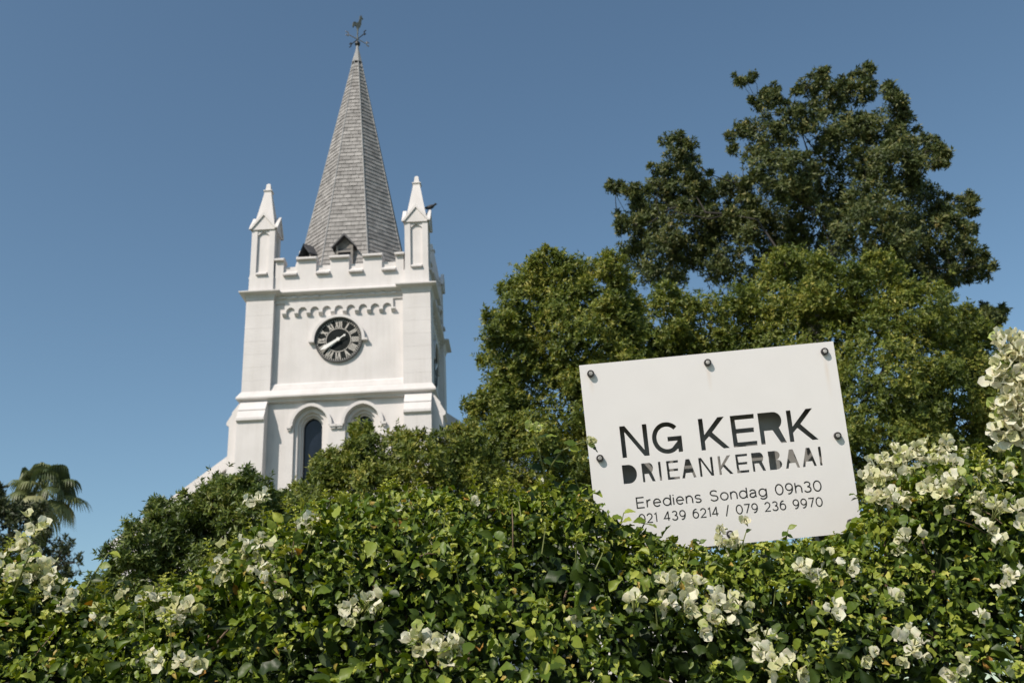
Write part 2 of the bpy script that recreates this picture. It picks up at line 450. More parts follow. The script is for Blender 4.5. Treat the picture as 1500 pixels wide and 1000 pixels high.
# clocks on the front and the right-hand side
ROMAN = ['XII', 'I', 'II', 'III', 'IIII', 'V', 'VI', 'VII', 'VIII', 'IX', 'X', 'XI']
for k in (0, 1):
    T = R4[k] @ Matrix.Translation((0, -2.32, 11.64)) @ Matrix.Rotation(math.pi / 2, 4, 'X')   # local XY dial, +Z out
    circ = lambda r, n=64: [(r * math.cos(t), r * math.sin(t)) for t in np.linspace(0, 2 * math.pi, n, endpoint=False)]
    ck = link('clock', xform(plate(circ(0.60), [], 0.03), T @ Matrix.Translation((0, 0, 0.035))), M['dial'], CH)
    link('dial_ring', xform(plate(circ(0.635), [circ(0.60)], 0.08), T @ Matrix.Translation((0, 0, 0.075))), M['ring'], ck)
    link('minute_ring', xform(plate(circ(0.345), [circ(0.325)], 0.01), T @ Matrix.Translation((0, 0, 0.045))), M['numeral'], ck)
    mk = MB(T)
    for i in range(60):
        a = 2 * math.pi * i / 60
        Tm = Matrix.Rotation(-a, 4, 'Z')
        r0, hw = 0.552, 0.011
        mk.add([tuple(Tm @ Vector(p)) for p in ((-hw, r0, .043), (hw, r0, .043), (hw, .592, .043), (-hw, .592, .043))], [(0, 1, 2, 3)])
    mk.build('minute_marks', M['numeral'], ck)
    for i, tx in enumerate(ROMAN):
        Tn = T @ Matrix.Rotation(-2 * math.pi * i / 12, 4, 'Z')
        nb = MB(Tn)
        wd = {'I': 0.042, 'V': 0.085, 'X': 0.085}
        tot = sum(wd[c] for c in tx)
        sc = min(1.2, 0.195 / tot) if len(tx) > 1 else 1.4
        x = -tot * sc / 2
        r0, r1 = 0.355, 0.545
        z = 0.042
        def bar(xa0, xb0, t, z):
            nb.add([(xa0 - t, r0, z), (xa0 + t, r0, z), (xb0 + t, r1, z), (xb0 - t, r1, z)], [(0, 1, 2, 3)])
        for c in tx:
            wc = wd[c] * sc
            m_ = x + wc / 2
            if c == 'I': bar(m_, m_, 0.015 * sc, z)
            elif c == 'V': bar(m_, m_ - wc * .33, 0.017 * sc, z); bar(m_, m_ + wc * .33, 0.010 * sc, z + .0006)
            else: bar(m_ + wc * .33, m_ - wc * .33, 0.017 * sc, z); bar(m_ - wc * .33, m_ + wc * .33, 0.010 * sc, z + .0006)
            x += wc
        nb.build('numeral', M['numeral'], ck)
    for nm, ang, L, w0, w1, z in (('hour_hand', 232, 0.33, 0.02, 0.045, 0.075), ('minute_hand', 238, 0.53, 0.028, 0.05, 0.10)):
        Th = T @ Matrix.Rotation(-rad(ang), 4, 'Z')
        h = MB(Th)
        h.prism([(-w0, -0.02), (w0, -0.02), (w1, L * .8), (0.008, L), (-0.008, L), (-w1, L * .8)], lambda p, t: (p[0], p[1], t), z, z + 0.012)
        if nm == 'minute_hand':
            h.prism([(-0.011, -0.19), (0.011, -0.19), (0.014, -0.02), (-0.014, -0.02)], lambda p, t: (p[0], p[1], t), z, z + 0.011)
            h.prism([(0.03 * math.cos(t), -0.20 + 0.03 * math.sin(t)) for t in np.linspace(0, 6.28, 12, endpoint=False)], lambda p, t: (p[0], p[1], t), z - .002, z + 0.014)
        h.build(nm, M['hand'], ck)
    hb = MB(T); hb.prism([(0.05 * math.cos(t), 0.05 * math.sin(t)) for t in np.linspace(0, 6.28, 14, endpoint=False)], lambda p, t: (p[0], p[1], t), 0.04, 0.118)
    hb.build('hub', M['hand'], ck)
    arc_o = [(0.715 * math.cos(t), 0.715 * math.sin(t)) for t in np.linspace(0.0, math.pi, 28)]
    arc_i = [(0.64 * math.cos(t), 0.64 * math.sin(t)) for t in np.linspace(math.pi, 0.0, 28)]
    link('hood_mould', xform(plate(arc_o + arc_i, [], 0.13), T @ Matrix.Translation((0, 0, 0.13))), PL, ck)
    hb = MB(T)
    for q in (-1, 1):
        hb.prism([(q * .64, -0.055), (q * .79, -0.055), (q * .79, 0.0), (q * .64, 0.0)], lambda p, t: (p[0], p[1], t), 0, 0.132)
    hb.build('label_stop', PL, ck)

# spire: core, slates, hips, dormers, lead cap, weathervane
ZA = 23.15
ap = lambda z: 0.1815 * (ZA - z)
SP = None
b = MB(); b.stack([(ap(13.2) - .03, 13.2), (ap(22.5) - .02, 22.5)], 0, 0, 8, math.pi / 8)
SP = b.build('spire', M['slate_dark'], CH)
sl_len = math.hypot(1, 0.1905)
slate_small = MB()
parts_left = 300
CHH = 0.148
ncourse = int((22.42 - 13.25) / CHH)
slate_parts = []
for fc in range(8):
    ang = -math.pi / 2 + fc * math.pi / 4
    nrm = np.array([math.cos(ang), math.sin(ang), 0]); tan = np.array([-math.sin(ang), math.cos(ang), 0])
    for ci in range(ncourse):
        z0 = 13.25 + ci * CHH
        z1 = z0 + CHH * 1.06
        wz0, wz1 = ap(z0) * math.tan(math.pi / 8), ap(z1) * math.tan(math.pi / 8)
        step = 0.235
        x = -wz0 - (0.5 * step if ci % 2 else 0.0) + random.uniform(-.02, .02)
        while x < wz0:
            xa, xb = max(x, -wz0), min(x + step - 0.008, wz0)
            x += step
            if xb - xa < 0.03: continue
            ta, tb = max(min(xa, wz1), -wz1), max(min(xb, wz1), -wz1)
            if tb - ta < 0.01: continue
            lift = 0.016 + random.uniform(0, .008)
            dz = random.uniform(-.006, .006)
            slip = random.uniform(-.012, .012) if random.random() < .2 else 0
            P = []
            for (xx, zz, off) in ((xa, z0 + dz, lift), (xb, z0 + dz + slip, lift + random.uniform(-.003, .003)), (tb, z1, .001), (ta, z1, .001)):
                base = nrm * (ap(zz)) + tan * xx + np.array([0, 0, zz])
                on = nrm * .982 + np.array([0, 0, .187])
                P.append(base + on * off); P.append(base + on * (off - .013))
            vs = [P[0], P[2], P[4], P[6], P[1], P[3], P[5], P[7]]
            fs = [(0, 1, 2, 3), (7, 6, 5, 4), (0, 4, 5, 1), (1, 5, 6, 2), (2, 6, 7, 3), (3, 7, 4, 0)]
            if fc in (0, 1, 7) and z0 > 13.9:
                slate_parts.append((-(xb - xa) * (1.0 if fc == 0 else .75) * (1 + .02 * (20 - z0)), vs, fs))
            else: slate_small.add(vs, fs)
slate_parts.sort(key=lambda q: q[0])
mats_s = [mat_plain('slate_tone_%s' % n_, (0.29 * f, 0.277 * f, 0.268 * f), 0.75, var=0.3, scale=5, bump=0.25, bscale=30, spec=0.2) for n_, f in (('pale', 1.10), ('mid', 1.0), ('deep', 0.87), ('warm', 1.04))]
for i, (_, vs, fs) in enumerate(slate_parts):
    if i < 300:
        q = MB().add(vs, fs).build('slate', random.choice(mats_s), SP)
    else: slate_small.add(vs, fs)
ssm = slate_small.mesh('small_slates')
for mm in mats_s: ssm.materials.append(mm)
ssm.polygons.foreach_set('material_index', np.repeat(RNG.integers(0, 4, len(ssm.polygons) // 6), 6))
tag(link('slates', ssm, None, SP), kind='stuff')
for i in range(8):
    a = math.pi / 8 + i * math.pi / 4
    f = lambda z: (ap(z) / math.cos(math.pi / 8)) + .006
    h = MB(); h.tube([(f(13.25) * math.cos(a), f(13.25) * math.sin(a), 13.25), (f(22.5) * math.cos(a), f(22.5) * math.sin(a), 22.5)], [0.024, 0.016], 6)
    h.build('hip', M['lead'], SP)
b = MB(); b.stack([(ap(22.38) + .03, 22.38), (ap(22.9) + .012, 22.9), (0.035, 23.1)], 0, 0, 8, math.pi / 8); b.build('lead_cap', M['lead'], SP)
# dormers on the front and left diagonal faces
for k, open_ in ((0, False), (-1, True)):
    T = Matrix.Rotation(k * math.pi / 4, 4, 'Z') @ Matrix.Translation((0, 0.03, 0.23))
    v_f = -(ap(14.2) + 0.10)
    dm = MB(T)
    dm.prism([(-0.24, 13.75), (0.24, 13.75), (0.24, 14.60), (0, 14.88), (-0.24, 14.60)], XZ, v_f + .06, -1.2)
    do = dm.build('dormer', M['black_paint'] if open_ else M['louvre'], SP)  # open dormer is a solid body, coloured black for its shaded inside
    r_ = MB(T)
    for q in (-1, 1):
        r_.prism([(0, 14.86), (q * 0.345, 14.47), (q * 0.345, 14.52), (0, 14.935)], XZ, v_f - 0.12, -1.25 - .003 * q)
    r_.build('dormer_roof', M['slate_dark'], do)
    r_ = MB(T); r_.box(-0.18, 0.18, v_f + .04, v_f + .058, 13.8, 14.50); r_.build('shade_panel', M['black_paint'], do)  # solid black panel, painted for the shade inside the opening
    for zz in (() if open_ else (14.0, 14.17, 14.36)):
        r_ = MB(T); r_.prism([(v_f + .055, zz + .07), (v_f - .01, zz), (v_f - .01, zz + .03), (v_f + .055, zz + .10)], YZ, -0.2, 0.2); r_.build('slat', M['louvre'], do)
    for q in (-1, 1):
        r_ = MB(T); x0, x1 = sorted((q * .18, q * .242)); r_.box(x0, x1, v_f - .015, v_f + .062, 13.76, 14.58); r_.build('jamb', M['louvre'], do)
# weathervane
wv = empty('weathervane', (0, 0, 0), 0, CH)
b = MB(); b.tube([(0, 0, 23.0), (0, 0, 23.78)], 0.022, 8); b.build('rod', M['copper'], wv)
b = MB(); b.rings([[(0.095 * math.sin(p) * math.cos(t), 0.095 * math.sin(p) * math.sin(t), 23.17 - 0.095 * math.cos(p)) for t in np.linspace(0, 6.283, 12, endpoint=False)] for p in np.linspace(.15, 3.0, 8)])
b.build('ball', M['black_paint'], wv, True)
for i, a in enumerate((rad(45), rad(135), rad(225), rad(315))):
    Ta = Matrix.Translation((0, 0, 23.36)) @ Matrix.Rotation(a, 4, 'Z')
    b = MB(Ta); b.tube([(0, 0, 0), (0.40, 0, 0)], 0.016, 6)
    b.box(0.36, 0.385, -.012, .012, -0.07, 0.09); b.box(0.385, 0.47, -.012, .012, 0.062, 0.09); b.box(0.385, 0.47, -.012, .012, -0.07, -0.045)
    b.build('compass_arm', M['gilt'] if i in (0, 2) else M['black_paint'], wv)
ck_out = [(.03, -.08), (.03, .02), (.10, .12), (.14, .26), (.15, .42), (.165, .54), (.23, .56), (.175, .60), (.17, .66), (.13, .72), (.12, .66), (.085, .66), (.08, .60), (.055, .46), (.02, .34), (-.06, .27), (-.12, .30), (-.19, .26), (-.22, .14), (-.20, -.02), (-.15, .06), (-.12, .14), (-.07, .10), (-.03, .03), (-.03, -.08)]
me = plate(ck_out, [], 0.05)
xform(me, Matrix.Translation((0.02, 0, 23.80)) @ Matrix.Scale(.86, 4) @ Matrix.Rotation(rad(35), 4, 'Z') @ Matrix.Translation((0, 0.025, 0)) @ Matrix.Rotation(math.pi / 2, 4, 'X'))
link('rooster', me, M['copper'], wv)

# nave behind the tower
NV = 1.5
b = MB(); b.prism([(-7.0, 0), (7.0, 0), (7.0, 7.0), (0, 12.15), (-7.0, 7.0)], XZ, NV, NV + 0.45); b.build('gable_wall', PL, CH)
b = MB(); b.prism([(-6.7, 0), (6.7, 0), (6.7, 6.9), (0, 11.85), (-6.7, 6.9)], XZ, NV + 0.45, NV + 22); b.build('nave', M['roof'], CH)
for q in (-1, 1):
    b = MB()
    b.prism([(0, 12.15), (q * 7.02, 6.99), (q * 7.3, 6.99), (q * 7.3, 7.16), (0, 12.52)], XZ, NV - 0.16 - .002 * q, NV + 0.5)
    b.build('coping', PL, CH)
    b = MB()
    b.prism([(q * 7.0, 0), (q * 10.5, 0), (q * 10.5, 2.2), (q * 7.0, 5.95)], XZ, NV + 0.3, NV + 20); b.build('aisle', PL, CH)
    b = MB()
    b.prism([(q * 7.0, 5.96), (q * 10.6, 2.1), (q * 10.6, 2.35), (q * 7.0, 6.25)], XZ, NV + 0.15, NV + 20); b.build('aisle_roof', PL, CH)

# bird on the right pinnacle
bp = Matrix.Translation((-4.64 + 2.135 + 0.37, 27.1 - 2.135, 15.565))
bd = MB(bp)
prof = [(-.20, .06, .012), (-.14, .075, .03), (-.06, .09, .058), (.02, .105, .066), (.08, .125, .055), (.11, .155, .04), (.135, .185, .038), (.16, .19, .03), (.18, .185, .014), (.205, .175, .004)]
bd.rings([[(x, r * math.cos(t), z + r * math.sin(t)) for t in np.linspace(0, 6.283, 10, endpoint=False)] for x, z, r in prof])
bo = bd.build('bird', M['bird'], None, True)
tag(bo, 'small dark bird perched on a white pinnacle of the tower', 'bird')
for q in (-1, 1):
    MB(bp).tube([(0.01, q * .02, 0.0), (0.01, q * .02, 0.07)], 0.006, 5).build('leg', M['bird'], bo)

# ------------------------------------------------------------------ sign
SG = empty('church_sign', (0.6963, 3.3568, 0))
tag(SG, 'white rectangular church name board with black stencilled lettering rising above the hedge', 'sign')
BW, BH = 0.9, 0.6625
a_, b_, c_ = rad(-0.58), rad(10.79), rad(-2.39)
RB = (Matrix.Rotation(a_, 4, 'Z') @ Matrix.Rotation(b_, 4, 'X') @ Matrix.Rotation(c_, 4, 'Y'))
TB_world = Matrix.Translation((0.6963, 3.3568, 2.4912)) @ RB
# board frame: local X right, local Y up, local Z towards the viewer
TB = Matrix.Translation((0, 0, 2.4912)) @ RB @ Matrix.Rotation(math.pi / 2, 4, 'X')
TBi = (TB_world @ Matrix.Rotation(math.pi / 2, 4, 'X')).inverted()
def on_board(px, py):
    d = CR * ((px - 750) / FPX) + CU * ((500 - py) / FPX) + CF
    o = TBi @ Vector(EYE); q = (TBi.to_3x3() @ Vector(d))
    t = -o.z / q.z
    return (o.x + t * q.x, o.y + t * q.y)
def lbox(l, bl, r, br):
    p = [on_board(*q) for q in (l, bl, r, br)]
    return ((p[0][0] + p[1][0]) / 2, (p[2][0] + p[3][0]) / 2, (p[1][1] + p[3][1]) / 2, (p[0][1] + p[2][1]) / 2)
def ell(cx, cy, rx, ry, a0, a1, n=14):
    return [(cx + rx * math.cos(rad(a)), cy + ry * math.sin(rad(a))) for a in np.linspace(a0, a1, n)]
def cut_letter(ch, x0, x1, y0, y1, t):
    W, H = x1 - x0, y1 - y0
    if ch == 'N':
        P = [(0, 0), (0, H), (t * 1.15, H), (W - t, t * 1.35), (W - t, H), (W, H), (W, 0), (W - t * 1.15, 0), (t, H - t * 1.35), (t, 0)]
    elif ch == 'K':
        P = [(0, 0), (0, H), (t, H), (t, .48 * H), (W * .93 - t * 1.45, H), (W * .93, H), (W * .45, .54 * H), (W, 0), (W - t * 1.35, 0), (W * .31, .405 * H), (t, .28 * H), (t, 0)]
        P[9] = (W * .32, .42 * H)
    elif ch == 'E':
        P = [(0, 0), (0, H), (W, H), (W, H - t), (t, H - t), (t, H * .5 + t * .5), (W * .93, H * .5 + t * .5), (W * .93, H * .5 - t * .5), (t, H * .5 - t * .5), (t, t), (W, t), (W, 0)]
    elif ch == 'R':
        P = [(0, 0), (0, H)] + [(W * .58 + q[0], H * .72 + q[1]) for q in ell(0, 0, W * .32, H * .28, 90, -55)] + [(W, 0), (W - t * 1.3, 0), (W * .50, .425 * H), (t, .425 * H), (t, 0)]
    elif ch == 'G':
        P = ell(W / 2, H / 2, W / 2, H / 2, 42, 312, 34) + [(W - t, H * .13), (W - t, 0.02 * H), (W, 0.02 * H), (W, .53 * H), (.52 * W, .53 * H), (.52 * W, .53 * H - t), (W - t, .53 * H - t), (W - t, .37 * H)] + ell(W / 2, H / 2, W / 2 - t, H / 2 - t, 312, 42, 30)[2:]
    elif ch == 'D':
        P = [(0, 0), (0, H), (W * .42, H)] + ell(W * .42, H / 2, W * .58, H / 2, 88, -88, 16) + [(W * .42, 0)]
    elif ch == 'I':
        P = [(0, 0), (0, H), (W, H), (W, 0)]
    elif ch == 'A':
        y = .27 * H; s_ = .37 * W / H
        P = [(0, 0), (.37 * W, H), (.63 * W, H), (W, 0), (W - t * 1.2, 0), (W - t * 1.2 - s_ * y, y), (t * 1.2 + s_ * y, y), (t * 1.2, 0)]
    elif ch == 'B':
        P = [(0, 0), (0, H)] + ell(W * .5, H * .755, W * .40, H * .245, 90, -75, 12) + ell(W * .5, H * .27, W * .5, H * .27, 75, -90, 12)
    return [(x0 + p[0], y0 + p[1]) for p in P]
BIG = [('N', (907.2, 627), (912.4, 672.3), (946.8, 622), (952, 668)), ('G', (953, 619), (957.5, 667), (996, 614), (1000.5, 662.5)),
       ('K', (1022, 614), (1028, 659.8), (1063, 609), (1069.5, 655.6)), ('E', (1068.5, 609.5), (1075.3, 654.3), (1103.6, 605.5), (1110, 651)),
       ('R', (1108.7, 605), (1116, 650.8), (1146.5, 601), (1153.3, 646.8)), ('K', (1150.3, 601.4), (1158, 646), (1192, 597), (1199.7, 642.4))]
SML = [('D', (911, 683.4), (914, 710.7), (931.5, 680.5), (935, 708)), ('R', (939.4, 680), (942.3, 707.7), (957.5, 678), (961, 705.5)),
       ('I', (964.1, 677.5), (966.7, 705), (967.7, 677), (970.2, 704.4)), ('E', (975.7, 676.2), (978.7, 703.5), (993, 674.7), (996.5, 701.8)),
       ('A', (996.5, 674), (999.5, 701.6), (1017.5, 671.5), (1020.7, 698.6)), ('N', (1022.9, 670.9), (1026, 698), (1043, 669), (1046.7, 696.2)),
       ('K', (1050.6, 668), (1054.5, 695.5), (1071, 666), (1074.7, 693.6)), ('E', (1076.4, 665), (1080.5, 692.4), (1094, 663.6), (1098, 690.7)),
       ('R', (1099.4, 662.8), (1104, 690), (1118.6, 660.5), (1122.8, 687.5)), ('B', (1124.3, 660), (1128, 687.5), (1143, 658), (1147, 685.3)),
       ('A', (1147.5, 657.5), (1151.4, 685), (1168.5, 655.5), (1172.4, 683)), ('A', (1172, 655), (1176, 682), (1193, 653), (1196.9, 680.3)),
       ('I', (1197.5, 653), (1201.8, 680), (1201.2, 652.6), (1205.6, 679.7))]
cuts = []
for (rows, t) in ((BIG, 0.0158), (SML, 0.0082)):
    bx = [lbox(*r[1:]) for r in rows]
    # one straight baseline and cap line per row
    n_ = len(bx)
    y0 = sum(q[2] for q in bx) / n_; y1 = sum(q[3] for q in bx) / n_
    for r, q in zip(rows, bx): cuts.append(cut_letter(r[0], q[0], q[1], y0, y1, t))
# panel material with faint rust runs under two bolts
pm, pn_, pbs = new_mat('sign_panel_white')
tc = pn_.nodes.new('ShaderNodeTexCoord')
nz = pn_.nodes.new('ShaderNodeTexNoise'); nz.inputs['Scale'].default_value = 9; nz.inputs['Detail'].default_value = 8
pn_.links.new(tc.outputs['Object'], nz.inputs['Vector'])
rp = pn_.nodes.new('ShaderNodeValToRGB')
rp.color_ramp.elements[0].color = (0.73, 0.703, 0.695, 1); rp.color_ramp.elements[1].color = (0.785, 0.76, 0.755, 1)
pn_.links.new(nz.outputs[0], rp.inputs[0])
nf = pn_.nodes.new('ShaderNodeTexNoise'); nf.inputs['Scale'].default_value = 700; nf.inputs['Detail'].default_value = 2
pn_.links.new(tc.outputs['Object'], nf.inputs['Vector'])
bpn = pn_.nodes.new('ShaderNodeBump'); bpn.inputs['Strength'].default_value = 0.25; bpn.inputs['Distance'].default_value = 0.001
pn_.links.new(nf.outputs[0], bpn.inputs['Height']); pn_.links.new(bpn.outputs[0], pbs.inputs['Normal'])
sep = pn_.nodes.new('ShaderNodeSeparateXYZ'); pn_.links.new(tc.outputs['Object'], sep.inputs[0])
def mnode(op, a, b):
    q = pn_.nodes.new('ShaderNodeMath'); q.operation = op; q.use_clamp = False
    for i, s_ in enumerate((a, b)):
        if isinstance(s_, (int, float)): q.inputs[i].default_value = s_
        elif s_ is not None: pn_.links.new(s_, q.inputs[i])
    return q.outputs[0]
stain = None
for bu, ln in ((0.413, 0.16), (0.0, 0.10), (-0.413, 0.07)):
    dx = mnode('ABSOLUTE', mnode('SUBTRACT', sep.outputs[0], bu), None)
    k1 = mnode('MAXIMUM', mnode('SUBTRACT', 1.0, mnode('DIVIDE', dx, 0.011)), 0.0)
    dn = mnode('SUBTRACT', 0.29, sep.outputs[1])
    k2 = mnode('MAXIMUM', mnode('SUBTRACT', 1.0, mnode('DIVIDE', mnode('ABSOLUTE', mnode('SUBTRACT', dn, ln * .35), None), ln * .65)), 0.0)
    q = mnode('MULTIPLY', k1, k2)
    stain = q if stain is None else mnode('ADD', stain, q)
mx = pn_.nodes.new('ShaderNodeMixRGB'); mx.inputs[2].default_value = (0.62, 0.47, 0.33, 1)
pn_.links.new(mnode('MULTIPLY', stain, mnode('MULTIPLY', nz.outputs[0], 0.6)), mx.inputs[0])
pn_.links.new(rp.outputs[0], mx.inputs[1]); pn_.links.new(mx.outputs[0], pbs.inputs['Base Color'])
pbs.inputs['Roughness'].default_value = 0.55
pbs.inputs['Specular IOR Level'].default_value = 0.3
me = plate([(-BW / 2, -BH / 2), (BW / 2, -BH / 2), (BW / 2, BH / 2), (-BW / 2, BH / 2)], cuts, 0.003)
po = link('front_panel', me, pm, SG); po.matrix_local = TB
GAP = 0.056
b = MB(); b.box(-.425, .425, -.306, .306, -GAP - .012, -GAP); o = b.build('backing_board', M['backing'], SG); o.matrix_local = TB
b = MB()
b.box(-.425, .425, -.306, -.294, -GAP + .0005, -.0035); b.box(-.425, .425, .294, .306, -GAP + .0005, -.0035)
b.box(-.425, -.413, -.2935, .2935, -GAP + .0005, -.0035); b.box(.413, .425, -.2935, .2935, -GAP + .0005, -.0035)
o = b.build('case_frame', M['case'], SG); o.matrix_local = TB
for (bx_, by_) in ((-.413, .297), (0, .297), (.413, .297), (-.413, 0), (.413, 0), (-.413, -.297), (0, -.297), (.413, -.297)):
    q = MB(); q.rings([[(bx_ + r * math.cos(t), by_ + r * math.sin(t), z) for t in np.linspace(0, 6.283, 14, endpoint=False)] for r, z in ((.0128, 0.0002), (.0128, .010), (.0112, .0125), (.0085, .0125), (.0082, .0105), (.004, .0105))])
    bo = q.build('bolt', M['bolt_rim'], SG); bo.matrix_local = TB
    q = MB(); q.rings([[(bx_ + r * math.cos(t), by_ + r * math.sin(t), z) for t in np.linspace(0, 6.283, 6, endpoint=False)] for r, z in ((.0079, .0104), (.0079, .0125), (.0062, .0138))])
    q.build('bolt_head', M['bolt_face'], bo)
for sx in (-1, 1):
    q = MB(); 
    bt = Vector((sx * .36, 0.155, 0)); 
    q.box(sx * .36 - .025, sx * .36 + .025, .13, .18, 0, 2.62)
    q.build('post', M['steel'], SG)
    for by_ in (-.2, .12):
        q = MB(); q.box(sx * .36 - .02, sx * .36 + .02, by_ - .02, by_ + .02, -GAP - .18 + (0 if by_ < 0 else .02), -GAP - .0125); o = q.build('bracket', M['steel'], SG); o.matrix_local = TB

# printed lines: a single-stroke alphabet
def arcp(cx, cy, rx, ry, a0, a1, n=16): return ell(cx, cy, rx, ry, a0, a1, n)
G = {
 'E': (.80, [[(.8, 1), (0, 1), (0, 0), (.8, 0)], [(0, .52), (.74, .52)]]),
 'r': (.40, [[(0, 0), (0, .72)], [(0, .36)] + arcp(.34, .38, .34, .33, 175, 80, 8)]),
 'e': (.78, [[(.02, .37), (.76, .37)] + arcp(.39, .36, .37, .36, 2, 318, 24)]),
 'd': (.80, [arcp(.39, .36, .39, .36, 0, 360, 26), [(.79, 0), (.79, 1.0)]]),
 'i': (.02, [[(.01, 0), (.01, .72)], [(.01, .90), (.01, .99)]]),
 'n': (.66, [[(0, 0), (0, .72)], [(0, .38)] + arcp(.33, .38, .33, .34, 170, 0, 12) + [(.66, 0)]]),
 's': (.64, [arcp(.32, .54, .29, .18, 25, 270, 12)[:-1] + arcp(.32, .18, .30, .18, 90, -155, 12)]),
 'S': (.82, [arcp(.41, .755, .37, .245, 25, 270, 14)[:-1] + arcp(.41, .255, .39, .255, 90, -160, 14)]),
 'o': (.80, [arcp(.40, .36, .40, .36, 0, 360, 26)]),
 'a': (.72, [arcp(.34, .50, .30, .22, 160, 0, 10) + [(.64, .12), (.70, 0)], [(.64, .44), (.35, .40)] + arcp(.30, .20, .28, .20, 80, 290, 12) + [(.5, .06), (.64, .2)]]),
 'g': (.80, [arcp(.39, .36, .39, .36, 0, 360, 26), [(.79, .72), (.79, .05)] + arcp(.42, -.02, .37, .24, 0, -150, 10)]),
 'h': (.66, [[(0, 0), (0, 1)], [(0, .38)] + arcp(.33, .38, .33, .34, 170, 0, 12) + [(.66, 0)]]),
 '0': (.80, [arcp(.40, .5, .40, .5, 0, 360, 30)]),
 '9': (.76, [arcp(.38, .665, .36, .335, 0, 360, 24), arcp(.30, .60, .44, .60, 5, -85, 12) + [(.20, .0)]]),
 '6': (.76, [arcp(.38, .335, .36, .335, 0, 360, 24), [(.56, 1.0)] + arcp(.46, .40, .44, .60, 95, 185, 12)]),
 '3': (.72, [arcp(.34, .765, .31, .235, 155, -90, 14), arcp(.34, .265, .36, .265, 90, -160, 14)]),
 '2': (.72, [arcp(.35, .70, .33, .30, 165, -10, 14) + [(.60, .48), (.0, 0), (.72, 0)]]),
 '1': (.26, [[(0, .86), (.24, 1.0), (.24, 0)]]),
 '4': (.80, [[(.80, .26), (0, .26), (.55, 1.0), (.58, 1.0), (.58, 0)]]),
 '7': (.70, [[(0, 1), (.70, 1), (.24, 0)]]),
 '/': (.42, [[(0, -.14), (.42, 1.14)]]),
 ' ': (.42, []),
}
def print_line(text, p0, p1, cap, half):
    tot = sum(G[c][0] for c in text) + .30 * (len(text) - 1)
    x0, y0 = p0; x1, _ = p1
    sx = (x1 - x0) / tot
    x = 0
    for c in text:
        wdt, strokes = G[c]
        if strokes:
            q = MB()
            for si, st in enumerate(strokes):
                P = np.array([(x0 + (x + p[0]) * sx, y0 + p[1] * cap) for p in st])
                closed = np.linalg.norm(P[0] - P[-1]) < 1e-6
                if closed: P = P[:-1]
                n = len(P)
                dn = np.roll(P, -1, 0) - P; dn = dn / (np.linalg.norm(dn, axis=1, keepdims=True) + 1e-12)
                dp = np.roll(dn, 1, 0)
                if not closed: dp[0] = dn[0]; dn[-1] = dp[-1]
                nn = np.stack([-(dn + dp)[:, 1], (dn + dp)[:, 0]], 1); nn /= (np.linalg.norm(nn, axis=1, keepdims=True) + 1e-9)
                k = 1 / np.maximum(.55, np.abs(nn[:, 0] * -dn[:, 1] + nn[:, 1] * dn[:, 0]))
                A = P + nn * (half * k)[:, None]; B = P - nn * (half * k)[:, None]
                zz = .0005 + si * .0002
                vs = [(a[0], a[1], zz) for a in A] + [(a[0], a[1], zz) for a in B]
                m = n if closed else n - 1
                q.add(vs, [(i + n, (i + 1) % n + n, (i + 1) % n, i) for i in range(m)])
            o = q.build('digit' if c.isdigit() else ('slash' if c == '/' else 'letter'), M['ink'], SG); o.matrix_local = TB
        x += wdt + .30
b0, b1 = on_board(933.6, 743.4), on_board(1203.5, 718.5)
print_line('Erediens Sondag 09h30', (b0[0], (b0[1] + b1[1]) / 2), b1, 0.0345, 0.0021)
b0, b1 = on_board(937.0, 767.5), on_board(1204.8, 739)
print_line('021 439 6214 / 079 236 9970', (b0[0], (b0[1] + b1[1]) / 2), b1, 0.0295, 0.0019)

# ------------------------------------------------------------------ foliage engine
def frame(D, N):
    """orthonormal leaf frames: y along leaf, z normal"""
    y = unit(D); x = unit(np.cross(y, N)); z = np.cross(x, y)
    return x, y, z

def leaf_cloud(P, D, N, L, Wd, tint, tmpl='small'):
    if tmpl == 'small':
        V = np.array([(0, 0, 0), (.5, .45, .12), (0, 1, -.08), (-.5, .45, .12)]); F = np.array([(0, 1, 2), (0, 2, 3)])
    else:
        V, F = BIGLEAF
    x, y, z = frame(D, N)
    n, m = len(P), len(V)
    co = (P[:, None, :] + x[:, None, :] * (V[None, :, 0:1] * Wd[:, None, None]) + y[:, None, :] * (V[None, :, 1:2] * L[:, None, None])
          + z[:, None, :] * (V[None, :, 2:3] * Wd[:, None, None]))
    fi = (F[None] + (np.arange(n) * m)[:, None, None]).reshape(-1, 3)
    return co.reshape(-1, 3), fi, np.repeat(tint, m)

def mesh_np(name, co, fi, tint, smooth=False):
    me = bpy.data.meshes.new(name)
    me.vertices.add(len(co)); me.vertices.foreach_set('co', co.astype(np.float32).ravel())
    me.loops.add(fi.size); me.loops.foreach_set('vertex_index', fi.astype(np.int32).ravel())
    me.polygons.add(len(fi)); me.polygons.foreach_set('loop_start', np.arange(0, fi.size, 3, dtype=np.int32))
    if smooth: me.polygons.foreach_set('use_smooth', np.ones(len(fi), bool))
    at_ = me.attributes.new('tint', 'FLOAT', 'POINT'); at_.data.foreach_set('value', tint.astype(np.float32))
    me.update(); me.validate()
    return me

